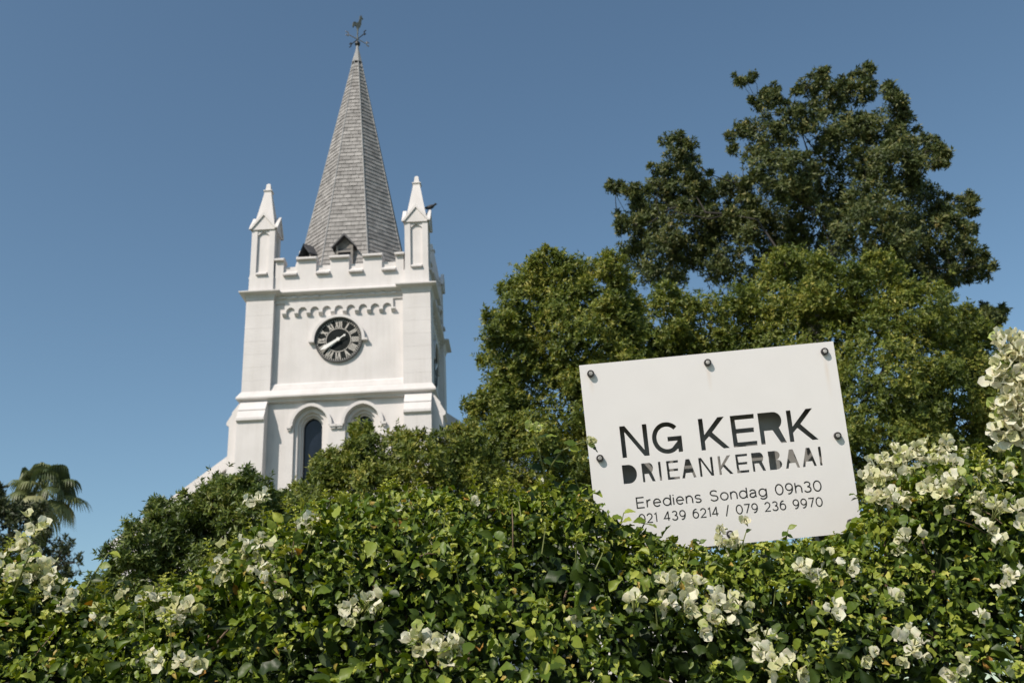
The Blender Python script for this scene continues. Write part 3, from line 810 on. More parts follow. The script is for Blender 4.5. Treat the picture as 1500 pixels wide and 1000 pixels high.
def rosettes(P, D, k, L, spread=(35, 85), tw=.4):
    """k leaves around each twig tip P with direction D"""
    n = len(P)
    P = np.repeat(P, k, 0); D = unit(np.repeat(D, k, 0)); m = n * k
    a = unit(np.cross(D, RNG.normal(size=(m, 3)))); b = np.cross(D, a)
    ph = np.tile(np.arange(k) * 2.399, n) + np.repeat(RNG.uniform(0, 6.28, n), k)
    th = np.radians(RNG.uniform(*spread, m))
    radial = a * 0 + np.cos(ph)[:, None] * np.repeat(a[::k], k, 0) + np.sin(ph)[:, None] * np.repeat(b[::k], k, 0)
    LD = np.cos(th)[:, None] * D + np.sin(th)[:, None] * radial + RNG.normal(size=(m, 3)) * .12
    LN = unit(D * .8 - radial * .3 + RNG.normal(size=(m, 3)) * tw)
    ll = L * RNG.uniform(.65, 1.25, m)
    P = P - D * (RNG.uniform(0, 1.1, m) * L)[:, None]
    return P, LD, LN, ll

def value_noise(p, s):
    p = p * s
    return (np.sin(p[:, 0] * 1.7 + 1.3 * np.sin(p[:, 1] * 1.1)) + np.sin(p[:, 1] * 1.9 + 1.2 * np.sin(p[:, 2] * 1.3) + 2) + np.sin(p[:, 2] * 2.1 + 1.1 * np.sin(p[:, 0] * .9) + 4)) / 3

def make_tree(name, label, lobes, Y, ground_px, leaf, wid, mat, cov=1.0, fill=1.0, k=8, depth=.5, spread=(35, 85), ragged=.05, bark='bark', trunk_r=.12, shell=(.78, 1.04), group=None, up=.35, extra=None, clump=(.24, .42), limb_r=.3, fork_h=.75):
    """lobes: (px, py, r_px[, dY]) of the crown, each turned into a lump of real size at its depth"""
    base = at(ground_px, 700, Y); base[2] = 0
    root = empty(name, tuple(base)); tag(root, label, 'tree' if 'tree' in name else 'shrub', group)
    C, Rr = [], []
    for lb in lobes:
        dy = lb[3] if len(lb) > 3 else RNG.uniform(-depth, depth)
        C.append(at(lb[0], lb[1], Y + dy)); Rr.append(lb[2] * (Y + dy) / FPX)
    C, Rr = np.array(C), np.array(Rr)
    allP, allD = [], []
    for i, (c, r) in enumerate(zip(C, Rr)):
        area = cov * 12.57 * r * r / (leaf * leaf * 1.15) * (.25 if lobes[i][1] > 775 and Y > 7 else .6 if lobes[i][1] > 715 and Y > 7 else (.5 if lobes[i][1] > 895 else 1.0))
        # clumps of twigs over the lump, with a thinner layer between them
        ns = int(np.clip(9 + r / leaf * 1.1, 9, 26))
        us = unit(RNG.normal(size=(ns, 3))); us[us[:, 1] > .5, 1] *= -.6
        us = unit(us)
        cs = c + us * (r * RNG.uniform(.62, .86, ns))[:, None]; rs = r * RNG.uniform(*clump, ns)
        n1 = int(area * .62); pick = RNG.integers(0, ns, n1)
        u1 = unit(RNG.normal(size=(n1, 3)) + us[pick] * .8)
        p1 = cs[pick] + u1 * (rs[pick] * (1 + .22 * value_noise(u1 + pick[:, None] * 1.7, 4.0)) * np.where(RNG.random(n1) < ragged, RNG.uniform(1.05, 1.55, n1), RNG.uniform(.55, 1.06, n1)))[:, None]
        n2 = int(area * .38); u2 = unit(RNG.normal(size=(n2, 3)))
        u2 = u2[(u2[:, 1] < .35) | (RNG.random(n2) < .5)]; n2 = len(u2)
        p2 = c + u2 * (r * RNG.uniform(.42, .86, n2) * (1 + .15 * value_noise(u2 + i * 3.1, 3.3)))[:, None]
        p = np.concatenate([p1, p2]); u = np.concatenate([u1, u2])
        keep = np.ones(len(p), bool)
        for j in range(len(C)):
            if j != i: keep &= np.linalg.norm(p - C[j], axis=1) > Rr[j] * .6
        p, u = p[keep], u[keep]
        allP.append(p); allD.append(unit(u + np.array([-.15, -.25, up]) + RNG.normal(size=u.shape) * .35))
    P = np.concatenate(allP); D = np.concatenate(allD)
    if extra is not None:
        P = np.concatenate([P, extra[0]]); D = np.concatenate([D, extra[1]])
    clump_t = value_noise(P, 2.2 / max(.3, Rr.mean()))
    Lp, LD, LN, ll = rosettes(P, D, k, leaf, spread)
    tint = np.clip(np.repeat(.5 + .22 * clump_t + RNG.normal(size=len(P)) * .12, k) + RNG.normal(size=len(Lp)) * .14, 0, 1)
    co, fi, tt = leaf_cloud(Lp, LD, LN, ll, ll * wid * RNG.uniform(.8, 1.2, len(ll)), tint)
    cr = link('crown', mesh_np('crown', co - base, fi, tt), mat, root)
    cr['kind'] = 'stuff'
    # trunk and limbs
    mid = C.mean(0); zlow = (C[:, 2] - Rr).min()
    fork = np.array([base[0] * .6 + mid[0] * .4, mid[1], max(zlow * fork_h, .35)])
    tb = MB(); tb.tube([np.zeros(3), (fork - base) * np.array([.3, .3, .5]) + np.array([.02, 0, 0]), fork - base], [trunk_r * 1.35, trunk_r, trunk_r * .85], 9)
    tb.build('trunk', M[bark], root, True)
    order = np.argsort(np.linalg.norm(C - fork, axis=1))
    par = {}
    for oi, a in enumerate(order):
        best, bj = np.linalg.norm(C[a] - fork) * 1.0, -1
        for b2 in order[:oi]:
            cst = np.linalg.norm(C[a] - C[b2]) + .55 * np.linalg.norm(C[b2] - fork)
            if cst < best: best, bj = cst, b2
        par[a] = bj
    load = {a: 1.0 for a in order}
    for a in order[::-1]:
        if par[a] >= 0: load[par[a]] += load[a]
    node = lambda a: fork if a < 0 else C[a] + np.array([0, .5 * Rr[a], -.12 * Rr[a]])
    for a in order:
        r = Rr[a]; p0, e0 = node(par[a]), node(a)
        ra = trunk_r * limb_r * (load[a] ** .5) * .55; rb = trunk_r * limb_r * .28
        ln = np.linalg.norm(e0 - p0)
        m1 = p0 * .66 + e0 * .34 + RNG.normal(size=3) * ln * .09 + np.array([0, 0, -.04 * ln]); m2 = p0 * .3 + e0 * .7 + RNG.normal(size=3) * ln * .08
        lb = MB(); lb.tube([p0 - base, m1 - base, m2 - base, e0 - base], [ra, ra * .85 + rb * .15, ra * .45 + rb * .55, rb], 6)
        for q in range(6):
            d = unit(RNG.normal(size=3) + np.array([0, -.3, .6]))
            e = e0 + d * r * RNG.uniform(.6, .9)
            lb.tube([e0 * .8 + m2 * .2 - base, (e0 + e) / 2 + RNG.normal(size=3) * r * .14 - base, e - base], [rb * .9, rb * .5, trunk_r * .012], 5)
        lb.build('limb', M[bark], root, True)
    return root

# leaf colours
OLV = [(0.0, (.030, .048, .010)), (.4, (.105, .142, .026)), (.7, (.195, .215, .036)), (1.0, (.37, .33, .075))]
M['leaf_olive'] = mat_leaf('olive_leaf', OLV, .5, .25, .3)
M['leaf_shrub'] = mat_leaf('shrub_leaf', [(0.0, (.030, .052, .014)), (.45, (.088, .128, .028)), (.75, (.155, .19, .036)), (1.0, (.26, .26, .07))], .42, .24, .4)
M['leaf_dark'] = mat_leaf('dark_tree_leaf', [(0.0, (.024, .038, .013)), (.5, (.078, .102, .032)), (.8, (.145, .155, .048)), (1.0, (.26, .225, .08))], .5, .2, .3)
M['leaf_far'] = mat_leaf('far_leaf', [(0.0, (.014, .024, .010)), (.5, (.036, .052, .018)), (1.0, (.08, .092, .035))], .55, .15, .3)
M['palm'] = mat_leaf('palm_frond', [(0.0, (.06, .085, .03)), (.6, (.16, .185, .07)), (1.0, (.34, .32, .17))], .5, .2)

make_tree('leafy_shrub', 'rounded dark green shrub hiding the foot of the sloping white church coping',
          [(205, 800, 50), (262, 785, 62), (335, 752, 58), (385, 765, 58), (168, 862, 42), (300, 850, 85), (400, 835, 70), (225, 880, 62), (360, 900, 70), (150, 905, 45), (110, 960, 50), (200, 960, 70), (320, 970, 80), (440, 930, 80), (540, 920, 80), (660, 930, 80), (285, 740, 30), (240, 752, 28), (368, 722, 38), (338, 722, 30), (412, 752, 34)],
          6.6, 300, .039, .34, M['leaf_shrub'], cov=1.9, k=8, depth=.25, ragged=.06, trunk_r=.07)
make_tree('pale_shrub', 'light green bushy shrub covering the right-hand lancet window of the tower',
          [(505, 690, 48), (560, 668, 58), (620, 685, 55), (470, 742, 46), (540, 748, 75), (640, 745, 75), (590, 790, 80), (450, 790, 60), (690, 720, 60), (668, 660, 50), (700, 800, 60), (640, 830, 70), (530, 640, 24), (458, 730, 36), (482, 690, 32), (430, 760, 40)],
          8.2, 560, .042, .36, M['leaf_olive'], cov=1.7, k=8, depth=.3, ragged=.06, trunk_r=.07)
make_tree('olive_tree', 'tall domed olive-green tree between the white tower and the sign',
          [(812, 425, 70), (872, 432, 68), (768, 455, 60), (850, 505, 95), (745, 530, 55), (800, 600, 105), (725, 598, 48), (712, 660, 55), (775, 690, 90), (905, 470, 50), (730, 480, 36), (890, 590, 80), (865, 690, 70), (800, 385, 30), (895, 395, 30)],
          9.5, 810, .045, .36, M['leaf_olive'], cov=1.6, k=8, depth=.4, ragged=.07, trunk_r=.1)
make_tree('broad_tree', 'broad yellow-green tree crown rising right behind the white sign',
          [(975, 470, 62), (1040, 475, 68), (930, 505, 55), (1000, 560, 95), (1100, 470, 62), (1160, 425, 66), (1215, 425, 58), (1275, 430, 66), (1340, 462, 60), (1395, 490, 56), (1180, 510, 95), (1290, 545, 105), (1395, 585, 85), (1455, 560, 55), (1335, 655, 80), (1435, 670, 70), (1250, 620, 95), (1100, 600, 100), (1480, 640, 60), (1150, 385, 28), (1400, 740, 80), (1300, 740, 80), (1490, 780, 85), (1400, 850, 85), (1290, 840, 85), (1190, 780, 85), (1090, 740, 85), (990, 700, 85), (1500, 900, 90), (1380, 940, 90), (1260, 930, 90), (1130, 880, 90), (1010, 820, 90), (900, 800, 80), (1560, 850, 90)],
          11.0, 1200, .051, .36, M['leaf_olive'], cov=1.45, k=8, depth=.5, ragged=.06, trunk_r=.16)
# tall dark tree
E_L = [(1002, 255, 46), (958, 295, 40), (925, 285, 22), (1000, 330, 70), (1062, 300, 52), (1118, 205, 46), (1150, 262, 62), (1172, 180, 34), (1215, 150, 34), (1262, 138, 30), (1235, 220, 66), (1300, 180, 40), (1305, 250, 58), (1345, 215, 26), (1372, 238, 20), (1340, 312, 54), (1385, 345, 40), (1412, 300, 26), (1408, 385, 36), (1436, 398, 20), (1182, 325, 80), (1085, 372, 84), (1272, 345, 80), (1092, 118, 13), (1106, 150, 16), (915, 330, 20), (905, 275, 12), (1125, 150, 22), (1185, 130, 18), (1440, 470, 24), (1462, 466, 14), (1420, 490, 40), (960, 380, 60), (1340, 400, 60), (990, 220, 20), (1385, 228, 12), (1312, 145, 18), (1205, 118, 14), (1270, 112, 12)]
for lx, ly, lr in list(E_L):
    for q in range(2):
        a_q = RNG.uniform(-.3, math.pi + .3); E_L.append((lx + 1.02 * lr * math.cos(a_q), ly - 1.02 * lr * math.sin(a_q), RNG.uniform(7, 13)))
make_tree('dark_tree', 'tall open-crowned dark green tree standing highest against the sky', E_L, 17.0, 1190, .088, .36, M['leaf_dark'], cov=1.45, k=8, depth=1.3, ragged=.34, trunk_r=.24, spread=(30, 95), shell=(.6, 1.05), clump=(.18, .34), limb_r=.05, fork_h=1.12, bark='bark_dark')
make_tree('edge_tree', 'green tree behind the tall spray of white blossom', [(1500, 530, 40), (1540, 520, 50), (1530, 580, 60), (1580, 560, 60)], 13.5, 1540, .07, .36, M['leaf_olive'], cov=1.3, k=7, depth=.4, trunk_r=.1)
make_tree('round_tree', 'dense dark round-headed tree below the palm', [(36, 792, 50), (66, 812, 40), (2, 775, 50), (-50, 780, 70), (90, 822, 30), (30, 860, 70), (-6, 722, 20), (50, 765, 28), (95, 800, 18)], 30.0, 30, .16, .4, M['leaf_far'], cov=1.9, k=7, depth=1.0, trunk_r=.3)

# fan palm
pp0 = at(66, 708, 38.0)
PM = empty('fan_palm', (pp0[0] - .3, pp0[1], 0)); tag(PM, 'fan palm with drooping fronds above a dark round tree', 'palm tree')
b = MB(); b.tube([(0, 0, 0), (.05, 0, pp0[2] * .5), (.3, 0, pp0[2] - .3)], [.26, .2, .17], 9); b.build('trunk', M['bark'], PM, True)
def frond(d, droop, Lp, Rf, tint):
    """petiole then a fan of drooping strips"""
    d = unit(d); side = unit(np.cross(d, np.array([0, 0, 1.]))); upv = np.cross(side, d)
    o = np.array([.3, 0, pp0[2] - .25]); hub = o + d * Lp + np.array([0, 0, -.12 * Lp])
    V, F, T_ = [], [], []
    def strip(p, w):
        bI = len(V)
        for i, q in enumerate(p):
            dd = unit(p[min(i + 1, len(p) - 1)] - p[max(i - 1, 0)]); s_ = unit(np.cross(dd, upv + .01)) * w[i]
            V.extend([q + s_, q - s_])
        for i in range(len(p) - 1):
            a = bI + 2 * i
            F.extend([(a, a + 1, a + 3), (a, a + 3, a + 2)])
    strip([o, (o + hub) / 2 + upv * .05, hub], [.03, .025, .02])
    for a in np.linspace(-2.1, 2.1, 27):
        dr = d * math.cos(a) + side * math.sin(a) + upv * .12
        L = Rf * (1 - .12 * abs(a) / 2.1) * RNG.uniform(.9, 1.08)
        pts = []
        for t in (0, .3, .6, .8, 1.0):
            pts.append(hub + dr * L * t * (1 - .25 * t * droop) + np.array([0, 0, -1.]) * droop * L * .55 * t ** 2.4)
        strip(pts, [.012, .034, .036, .024, .004])
    return np.array(V), np.array(F), np.full(len(V), tint)
for i in range(30):
    az = i * 2.399; el = rad(68 - i * 3.7)
    d = np.array([math.cos(az) * math.cos(el), math.sin(az) * math.cos(el), math.sin(el)])
    V, F, T_ = frond(d, RNG.uniform(.9, 1.7), RNG.uniform(.7, 1.2), RNG.uniform(.85, 1.1), RNG.uniform(.0, .7) if i < 22 else RNG.uniform(.5, 1))
    link('frond', mesh_np('frond', V, F, T_), M['palm'], PM)

# ------------------------------------------------------------------ bougainvillea hedge
def big_leaf(fold=.18, ripple=.07, rows=None):
    rows = rows or [(.0, 0.0), (.16, .36), (.40, .50), (.66, .36), (.85, .13), (1.0, 0.0)]
    V, F = [], []
    ids = []
    for i, (y, hw) in enumerate(rows):
        zc = -.30 * y * y
        if hw == 0: V.append((0, y, zc)); ids.append((len(V) - 1,))
        else:
            V += [(-hw, y + .02, zc + fold * hw * 2 + ripple * (-1) ** i), (0, y, zc), (hw, y - .02, zc + fold * hw * 2 - ripple * (-1) ** i)]
            ids.append((len(V) - 3, len(V) - 2, len(V) - 1))
    for i in range(len(rows) - 1):
        a, c = ids[i], ids[i + 1]
        if len(a) == 1: F += [(a[0], c[1], c[0]), (a[0], c[2], c[1])]
        elif len(c) == 1: F += [(a[0], a[1], c[0]), (a[1], a[2], c[0])]
        else: F += [(a[0], a[1], c[1]), (a[0], c[1], c[0]), (a[1], a[2], c[2]), (a[1], c[2], c[1])]
    return np.array(V), np.array(F)
BIGLEAF = big_leaf()

SIL = [(-500, 790), (-150, 800), (0, 812), (60, 840), (110, 872), (200, 890), (300, 858), (350, 822), (400, 782), (470, 752), (600, 728), (720, 738), (800, 722), (860, 728), (890, 772), (960, 792), (1030, 816), (1150, 808), (1240, 793), (1275, 752), (1300, 712), (1350, 690), (1440, 695), (1500, 665), (1650, 650), (2000, 660)]
YR, YF = 3.1, 2.15
sil_w = np.array([at(x, y, YR) for x, y in SIL])
def ridge(X): return np.interp(X, sil_w[:, 0], sil_w[:, 2])
def hnoise(X, Z):
    return .5 * np.sin(X * 3.1 + 1.3 * np.sin(Z * 2.9)) + .35 * np.sin(X * 7.3 + Z * 5.1 + 1) + .3 * np.sin(Z * 9.0 - X * 4.1 + 2)
def hsurf(X, t):
    """t: 0 at the ridge, 1 at the front foot of the curve, negative over the back"""
    zr = ridge(X)
    Y = np.where(t >= 0, YR - (YR - YF) * t, YR - .9 * t)
    Z = np.where(t >= 0, zr - (zr - 1.15) * np.abs(t) ** 2.0, zr - .7 * t * t)
    Y = Y + .11 * hnoise(X, Z) * np.clip(np.abs(t) * 3, 0, 1)
    return np.stack([X, Y, Z], -1)
def hnormal(X, t):
    e = .01
    a = hsurf(X + e, t) - hsurf(X - e, t); b = hsurf(X, t + e) - hsurf(X, t - e)
    n = np.cross(b, a)
    n = unit(n); n[n[:, 2] + -n[:, 1] < 0] *= -1
    return n
def hit(px, py):
    """where the sight line meets the hedge face"""
    d = CR * ((px - 750) / FPX) + CU * ((500 - py) / FPX) + CF
    for Y in np.arange(YF, YR + .01, .01):
        p = EYE + d * (Y / d[1])
        t = (YR - Y) / (YR - YF)
        zr = float(ridge(p[0])); z = zr - (zr - 1.15) * t * t
        if p[2] <= z: return p
    return EYE + d * ((YR - .02) / d[1])

HG = empty('bougainvillea_hedge', (0.1, 2.9, 0)); HB = np.array([0.1, 2.9, 0])
tag(HG, 'dense bougainvillea hedge with green leaves and white blossom clusters below the sign', 'hedge')
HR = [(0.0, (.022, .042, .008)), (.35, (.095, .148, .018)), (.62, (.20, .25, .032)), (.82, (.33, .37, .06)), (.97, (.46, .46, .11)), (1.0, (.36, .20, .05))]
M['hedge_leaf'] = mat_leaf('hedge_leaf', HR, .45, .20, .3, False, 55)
M['hedge_leaf_one'] = mat_leaf('hedge_leaf_single', [(p_ * 1.25 if p_ < .8 else 1.0, c_) for p_, c_ in HR[:4]], .45, .20, .3, True, 1.7)
def hedge_leaves(n, lo, hi, dmax, tint_mu, tmin=-.7, tmax=1.12):
    X = RNG.uniform(-2.5, 2.75, n); t = RNG.uniform(tmin, tmax, n)
    P = hsurf(X, t); N = hnormal(X, t)
    dep = np.minimum(RNG.exponential(dmax, n), .4)
    hollow = hnoise(X * 1.7 + 2, P[:, 2] * 2.2)
    dep += np.clip(hollow - .1, 0, 1) * .26 * np.clip((t - .15) * 4, 0, 1)
    P = P - N * dep[:, None] + RNG.normal(size=(n, 3)) * .012
    D = unit(N * .45 + np.array([0, -.12, -.35]) + RNG.normal(size=(n, 3)) * .55)
    LN = unit(N * .5 + np.array([-.25, -.3, .55]) + RNG.normal(size=(n, 3)) * .48)
    L = RNG.uniform(lo, hi, n)
    tint = np.clip(tint_mu + RNG.normal(size=n) * .19 - dep * .3, 0, .99)  # deeper leaves get a darker tint, shade put into their colour
    tint[RNG.random(n) < .003] = 1.0
    kp = ~((hollow > .38) & (t > .3) & (RNG.random(n) < .62))          # open pockets in the growth
    return tuple(q_[kp] for q_ in (P, D, LN, L, tint, dep))
sets = [hedge_leaves(27000, .019, .050, .045, .42), hedge_leaves(12000, .028, .058, .20, .16), hedge_leaves(15000, .012, .026, .018, .72, -.6, 1.0)]  # second set lies deeper, tinted dark to deepen the shade there
P = np.concatenate([s_[0] for s_ in sets]); D = np.concatenate([s_[1] for s_ in sets]); LN = np.concatenate([s_[2] for s_ in sets])
L = np.concatenate([s_[3] for s_ in sets]); TI = np.concatenate([s_[4] for s_ in sets]); DEP = np.concatenate([s_[5] for s_ in sets])
# young sprigs standing out of the surface
nS = 230
Xs = RNG.uniform(-2.3, 2.5, nS); ts = np.where(RNG.random(nS) < .55, RNG.uniform(-.12, .12, nS), RNG.uniform(.1, .9, nS))
Ps = hsurf(Xs, ts); Ns = hnormal(Xs, ts)
Ds = unit(Ns * .35 + np.array([0, -.05, .8]) + RNG.normal(size=(nS, 3)) * .28); hs_ = RNG.uniform(.03, .085, nS); hs_ = np.where((Xs > .15) & (Xs < 1.2) & (ts < .55), .022, hs_)
kS = 9
fr_ = np.tile(np.linspace(.35, 1.0, kS), nS); ph_ = np.tile(np.arange(kS) * 2.4, nS) + np.repeat(RNG.uniform(0, 6, nS), kS)
Dr = np.repeat(Ds, kS, 0); ar = unit(np.cross(Dr, np.array([.3, .9, .1]))); br_ = np.cross(Dr, ar)
rad_ = np.cos(ph_)[:, None] * ar + np.sin(ph_)[:, None] * br_
Pq = np.repeat(Ps, kS, 0) + Dr * (np.repeat(hs_, kS) * fr_)[:, None]
P = np.concatenate([P, Pq]); D = np.concatenate([D, unit(rad_ + Dr * .5)]); LN = np.concatenate([LN, unit(Dr - rad_ * .4)])
L = np.concatenate([L, (.034 - .018 * fr_) * RNG.uniform(.8, 1.2, nS * kS)]); TI = np.concatenate([TI, np.clip(.74 + .12 * fr_ + RNG.normal(size=nS * kS) * .06, 0, .98)]); DEP = np.concatenate([DEP, np.full(nS * kS, .1)])
sp_ = MB()
for p_, d_, h_ in zip(Ps, Ds, hs_): sp_.tube([p_ - d_ * .04 - HB, p_ + d_ * h_ * .5 - HB, p_ + d_ * h_ - HB], [.002, .0016, .0008], 4)
tag(sp_.build('sprig_stems', M['green_stem'], HG), kind='stuff')
nI = 17500
X = RNG.uniform(-2.6, 2.85, nI); Yv = RNG.uniform(2.45, 3.75, nI)
tI = np.where(Yv < YR, (YR - Yv) / (YR - YF), -(Yv - YR) / .9)
top = hsurf(X, tI)[:, 2]
Zv = np.minimum(RNG.uniform(.75, 2.6, nI), top - RNG.uniform(.08, .35, nI))
Pi = np.stack([X, Yv, Zv], 1)
P = np.concatenate([P, Pi]); D = np.concatenate([D, unit(RNG.normal(size=(nI, 3)) + np.array([0, -.2, -.4]))]); LN = np.concatenate([LN, unit(RNG.normal(size=(nI, 3)) * .8 + np.array([-.2, -.8, .5]))])
L = np.concatenate([L, RNG.uniform(.045, .075, nI)]); TI = np.concatenate([TI, np.clip(.06 + RNG.normal(size=nI) * .1, 0, 1)]); DEP = np.concatenate([DEP, np.full(nI, .3)])  # inner fill tinted near black, standing in for shade within the hedge
# keep clear of the sign face
rel = np.array([list(TBi @ Vector(p)) for p in P])
ok = ~((np.abs(rel[:, 0]) < .47) & (np.abs(rel[:, 1]) < .35) & (rel[:, 2] > -.14) & (rel[:, 2] < .05))
P, D, LN, L, TI, DEP = (q[ok] for q in (P, D, LN, L, TI, DEP))
# the 300 leaves that show largest become single leaves
v = P - EYE
q = np.stack([v @ CR, v @ CU, v @ CF], 1)
px = 750 + FPX * q[:, 0] / q[:, 2]; py = 500 - FPX * q[:, 1] / q[:, 2]
score = L / q[:, 2] * np.abs((unit(v) * unit(LN)).sum(1)) * np.clip(1 - DEP / .06, 0, 1) * ((px > 10) & (px < 1490) & (py < 990))
big = np.zeros(len(P), bool); big[np.argsort(-score)[:300]] = True
Wd = L * RNG.uniform(.42, .66, len(L))
acc, off = [], 0
kind_ = RNG.integers(0, 4, len(P))
for kq, (fd, rpl) in enumerate(((.22, .09), (.45, .12), (.12, .18), (.65, .07))):
    BIGLEAF = big_leaf(fd, rpl); mq = ~big & (kind_ == kq)
    a1, a2, a3 = leaf_cloud(P[mq] - HB, D[mq], LN[mq], L[mq], Wd[mq], TI[mq], 'big')
    acc.append((a1, a2 + off, a3)); off += len(a1)
co, fi, tt = (np.concatenate([q_[i] for q_ in acc]) for i in range(3))
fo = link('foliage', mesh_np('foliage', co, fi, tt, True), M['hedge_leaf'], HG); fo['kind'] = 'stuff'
lv = []
for fd, rpl in ((.10, .03), (.2, .045), (.28, .02), (.05, .05)):
    V, F = big_leaf(fd, rpl, [(.0, 0.0), (.08, .22), (.18, .38), (.30, .47), (.43, .50), (.57, .44), (.70, .32), (.82, .18), (.92, .07), (1.0, 0.0)])
    lv.append(mesh_np('leaf', V * np.array([.64, 1, .64]), F, np.full(len(V), .5), True))
    lv[-1].materials.append(M['hedge_leaf_one'])
xs, ys, zs = frame(D[big], LN[big])
for i, (p, l, x, y, z) in enumerate(zip(P[big] - HB, L[big], xs, ys, zs)):
    o = bpy.data.objects.new('leaf', lv[i % 4]); COL.objects.link(o); o.parent = HG
    o.matrix_local = Matrix(((x[0] * l, y[0] * l, z[0] * l, p[0]), (x[1] * l, y[1] * l, z[1] * l, p[1]), (x[2] * l, y[2] * l, z[2] * l, p[2]), (0, 0, 0, 1)))
# woody stems inside the hedge, rising from the ground
for i in range(40):
    X = RNG.uniform(-2.3, 2.5)
    tgt = hsurf(np.array([X]), np.array([RNG.uniform(.1, .8)]))[0]
    tgt = tgt + np.array([0, .14, -.10])
    root = np.array([X + RNG.normal() * .25, 3.1 + RNG.normal() * .12, 0.0])
    m1 = root * .5 + tgt * .5 + np.array([RNG.normal() * .12, .12, .1])
    MB().tube([root - HB, m1 - HB, tgt * .85 + m1 * .15 + RNG.normal(size=3) * .03 - HB, tgt - HB], [.016, .010, .006, .003], 6).build('stem', M['stem'], HG, True)
# a few woody twigs breaking the surface
for i in range(16):
    X = np.array([RNG.uniform(-1.7, 1.9)]); t = np.array([RNG.uniform(.3, .95)])
    p = hsurf(X, t)[0]; n = hnormal(X, t)[0]
    d = unit(n * .3 + RNG.normal(size=3) * .6)
    MB().tube([p - n * .08 - d * .06 - HB, p - n * .02 - HB, p + d * .05 + n * .01 - HB], [.0026, .002, .0012], 5).build('twig', M['stem'], HG, True)

# ---- blossom
M['bract'] = mat_leaf('white_bract', [(0.0, (.50, .54, .20)), (.3, (.70, .69, .40)), (.6, (.82, .79, .58)), (1.0, (.87, .85, .71))], .6, .38, .2, True, 2.5)
M['bract_set'] = mat_leaf('white_bract_set', [(0.0, (.42, .50, .14)), (.3, (.66, .66, .36)), (.6, (.82, .79, .58)), (1.0, (.87, .85, .71))], .6, .38, .2, False, 60)
def bract_mesh(cup, rip):
    rows = [(.0, .0), (.22, .38), (.5, .50), (.76, .36), (1.0, .0)]
    V, F, ids = [], [], []
    for i, (y, hw) in enumerate(rows):
        zc = cup * y * y - .05
        if hw == 0: V.append((0, y, zc)); ids.append((len(V) - 1,))
        else:
            V += [(-hw, y, zc + cup * hw + rip * (-1) ** i), (-.0, y, zc), (hw, y, zc + cup * hw - rip * (-1) ** i)]; ids.append((len(V) - 3, len(V) - 2, len(V) - 1))
    for i in range(len(rows) - 1):
        a, c = ids[i], ids[i + 1]
        if len(a) == 1: F += [(a[0], c[1], c[0]), (a[0], c[2], c[1])]
        elif len(c) == 1: F += [(a[0], a[1], c[0]), (a[1], a[2], c[0])]
        else: F += [(a[0], a[1], c[1]), (a[0], c[1], c[0]), (a[1], a[2], c[2]), (a[1], c[2], c[1])]
    return np.array(V), np.array(F)
BR = [bract_mesh(c, r) for c, r in ((.25, .10), (.4, .13), (.1, .11), (.32, .07))]
BRM = []
for V, F in BR:
    me = mesh_np('bract', V, F, np.full(len(V), .6), True); me.materials.append(M['bract']); BRM.append(me)

def cluster(center, r, facing, singles, mu=.62, dens=1.0):
    """a head of papery bracts in threes around tiny flower tubes"""
    center = np.asarray(center, float)
    nfl = max(2, int(7.2 * dens * (r / .045) ** 1.5))
    core = MB()
    places = []
    for j in range(nfl):
        u = unit(unit(facing) * .75 + RNG.normal(size=3) * .75)
        if u @ facing < -.2: u = -u
        p = center + u * r * RNG.uniform(.3, 1.12) * np.array([1, .8, 1])
        ax = unit(u + RNG.normal(size=3) * .35)
        a = unit(np.cross(ax, RNG.normal(size=3))); b_ = np.cross(ax, a)
        core.tube([center - facing * r * .6 - HB, (center + p) / 2 - HB, p - HB], [.0016, .0014, .0012], 4)
        core.tube([p - HB, p + ax * .016 - HB, p + ax * .02 - HB], [.0016, .0022, .0034], 5)
        ph0 = RNG.uniform(0, 6.28)
        for s_ in range(3):
            ph = ph0 + s_ * 2.094 + RNG.normal() * .15
            rd = math.cos(ph) * a + math.sin(ph) * b_
            dd = unit(rd * RNG.uniform(.7, 1.0) + ax * RNG.uniform(.3, .75)); nn = unit(ax - rd * .5 + RNG.normal(size=3) * .15)
            places.append((p, dd, nn, RNG.uniform(.018, .034) * (1 if r > .03 else .85)))
    o = core.build('flower_cluster', M['green_stem'], HG, True)
    if singles:
        for i, (p, dd, nn, l) in enumerate(places):
            x, y, z = frame(dd[None], nn[None]); x, y, z = x[0], y[0], z[0]; pp = p - HB
            br = bpy.data.objects.new('bract', BRM[i % 4]); COL.objects.link(br); br.parent = o
            br.matrix_local = Matrix(((x[0] * l, y[0] * l, z[0] * l, pp[0]), (x[1] * l, y[1] * l, z[1] * l, pp[1]), (x[2] * l, y[2] * l, z[2] * l, pp[2]), (0, 0, 0, 1)))
    else:
        A = [np.array(q_) for q_ in zip(*[(p - HB, dd, nn) for p, dd, nn, l in places])]
        l = np.array([q_[3] for q_ in places])
        global BIGLEAF
        keep = BIGLEAF; BIGLEAF = BR[int(RNG.integers(4))]
        c_, f_, t_ = leaf_cloud(A[0], A[1], A[2], l, l, np.clip(mu + RNG.normal(size=len(l)) * .28, 0, 1), 'big')
        BIGLEAF = keep
        tag(link('bract_mass', mesh_np('bract_mass', c_, f_, t_, True), M['bract_set'], o), kind='stuff')
    return len(places)

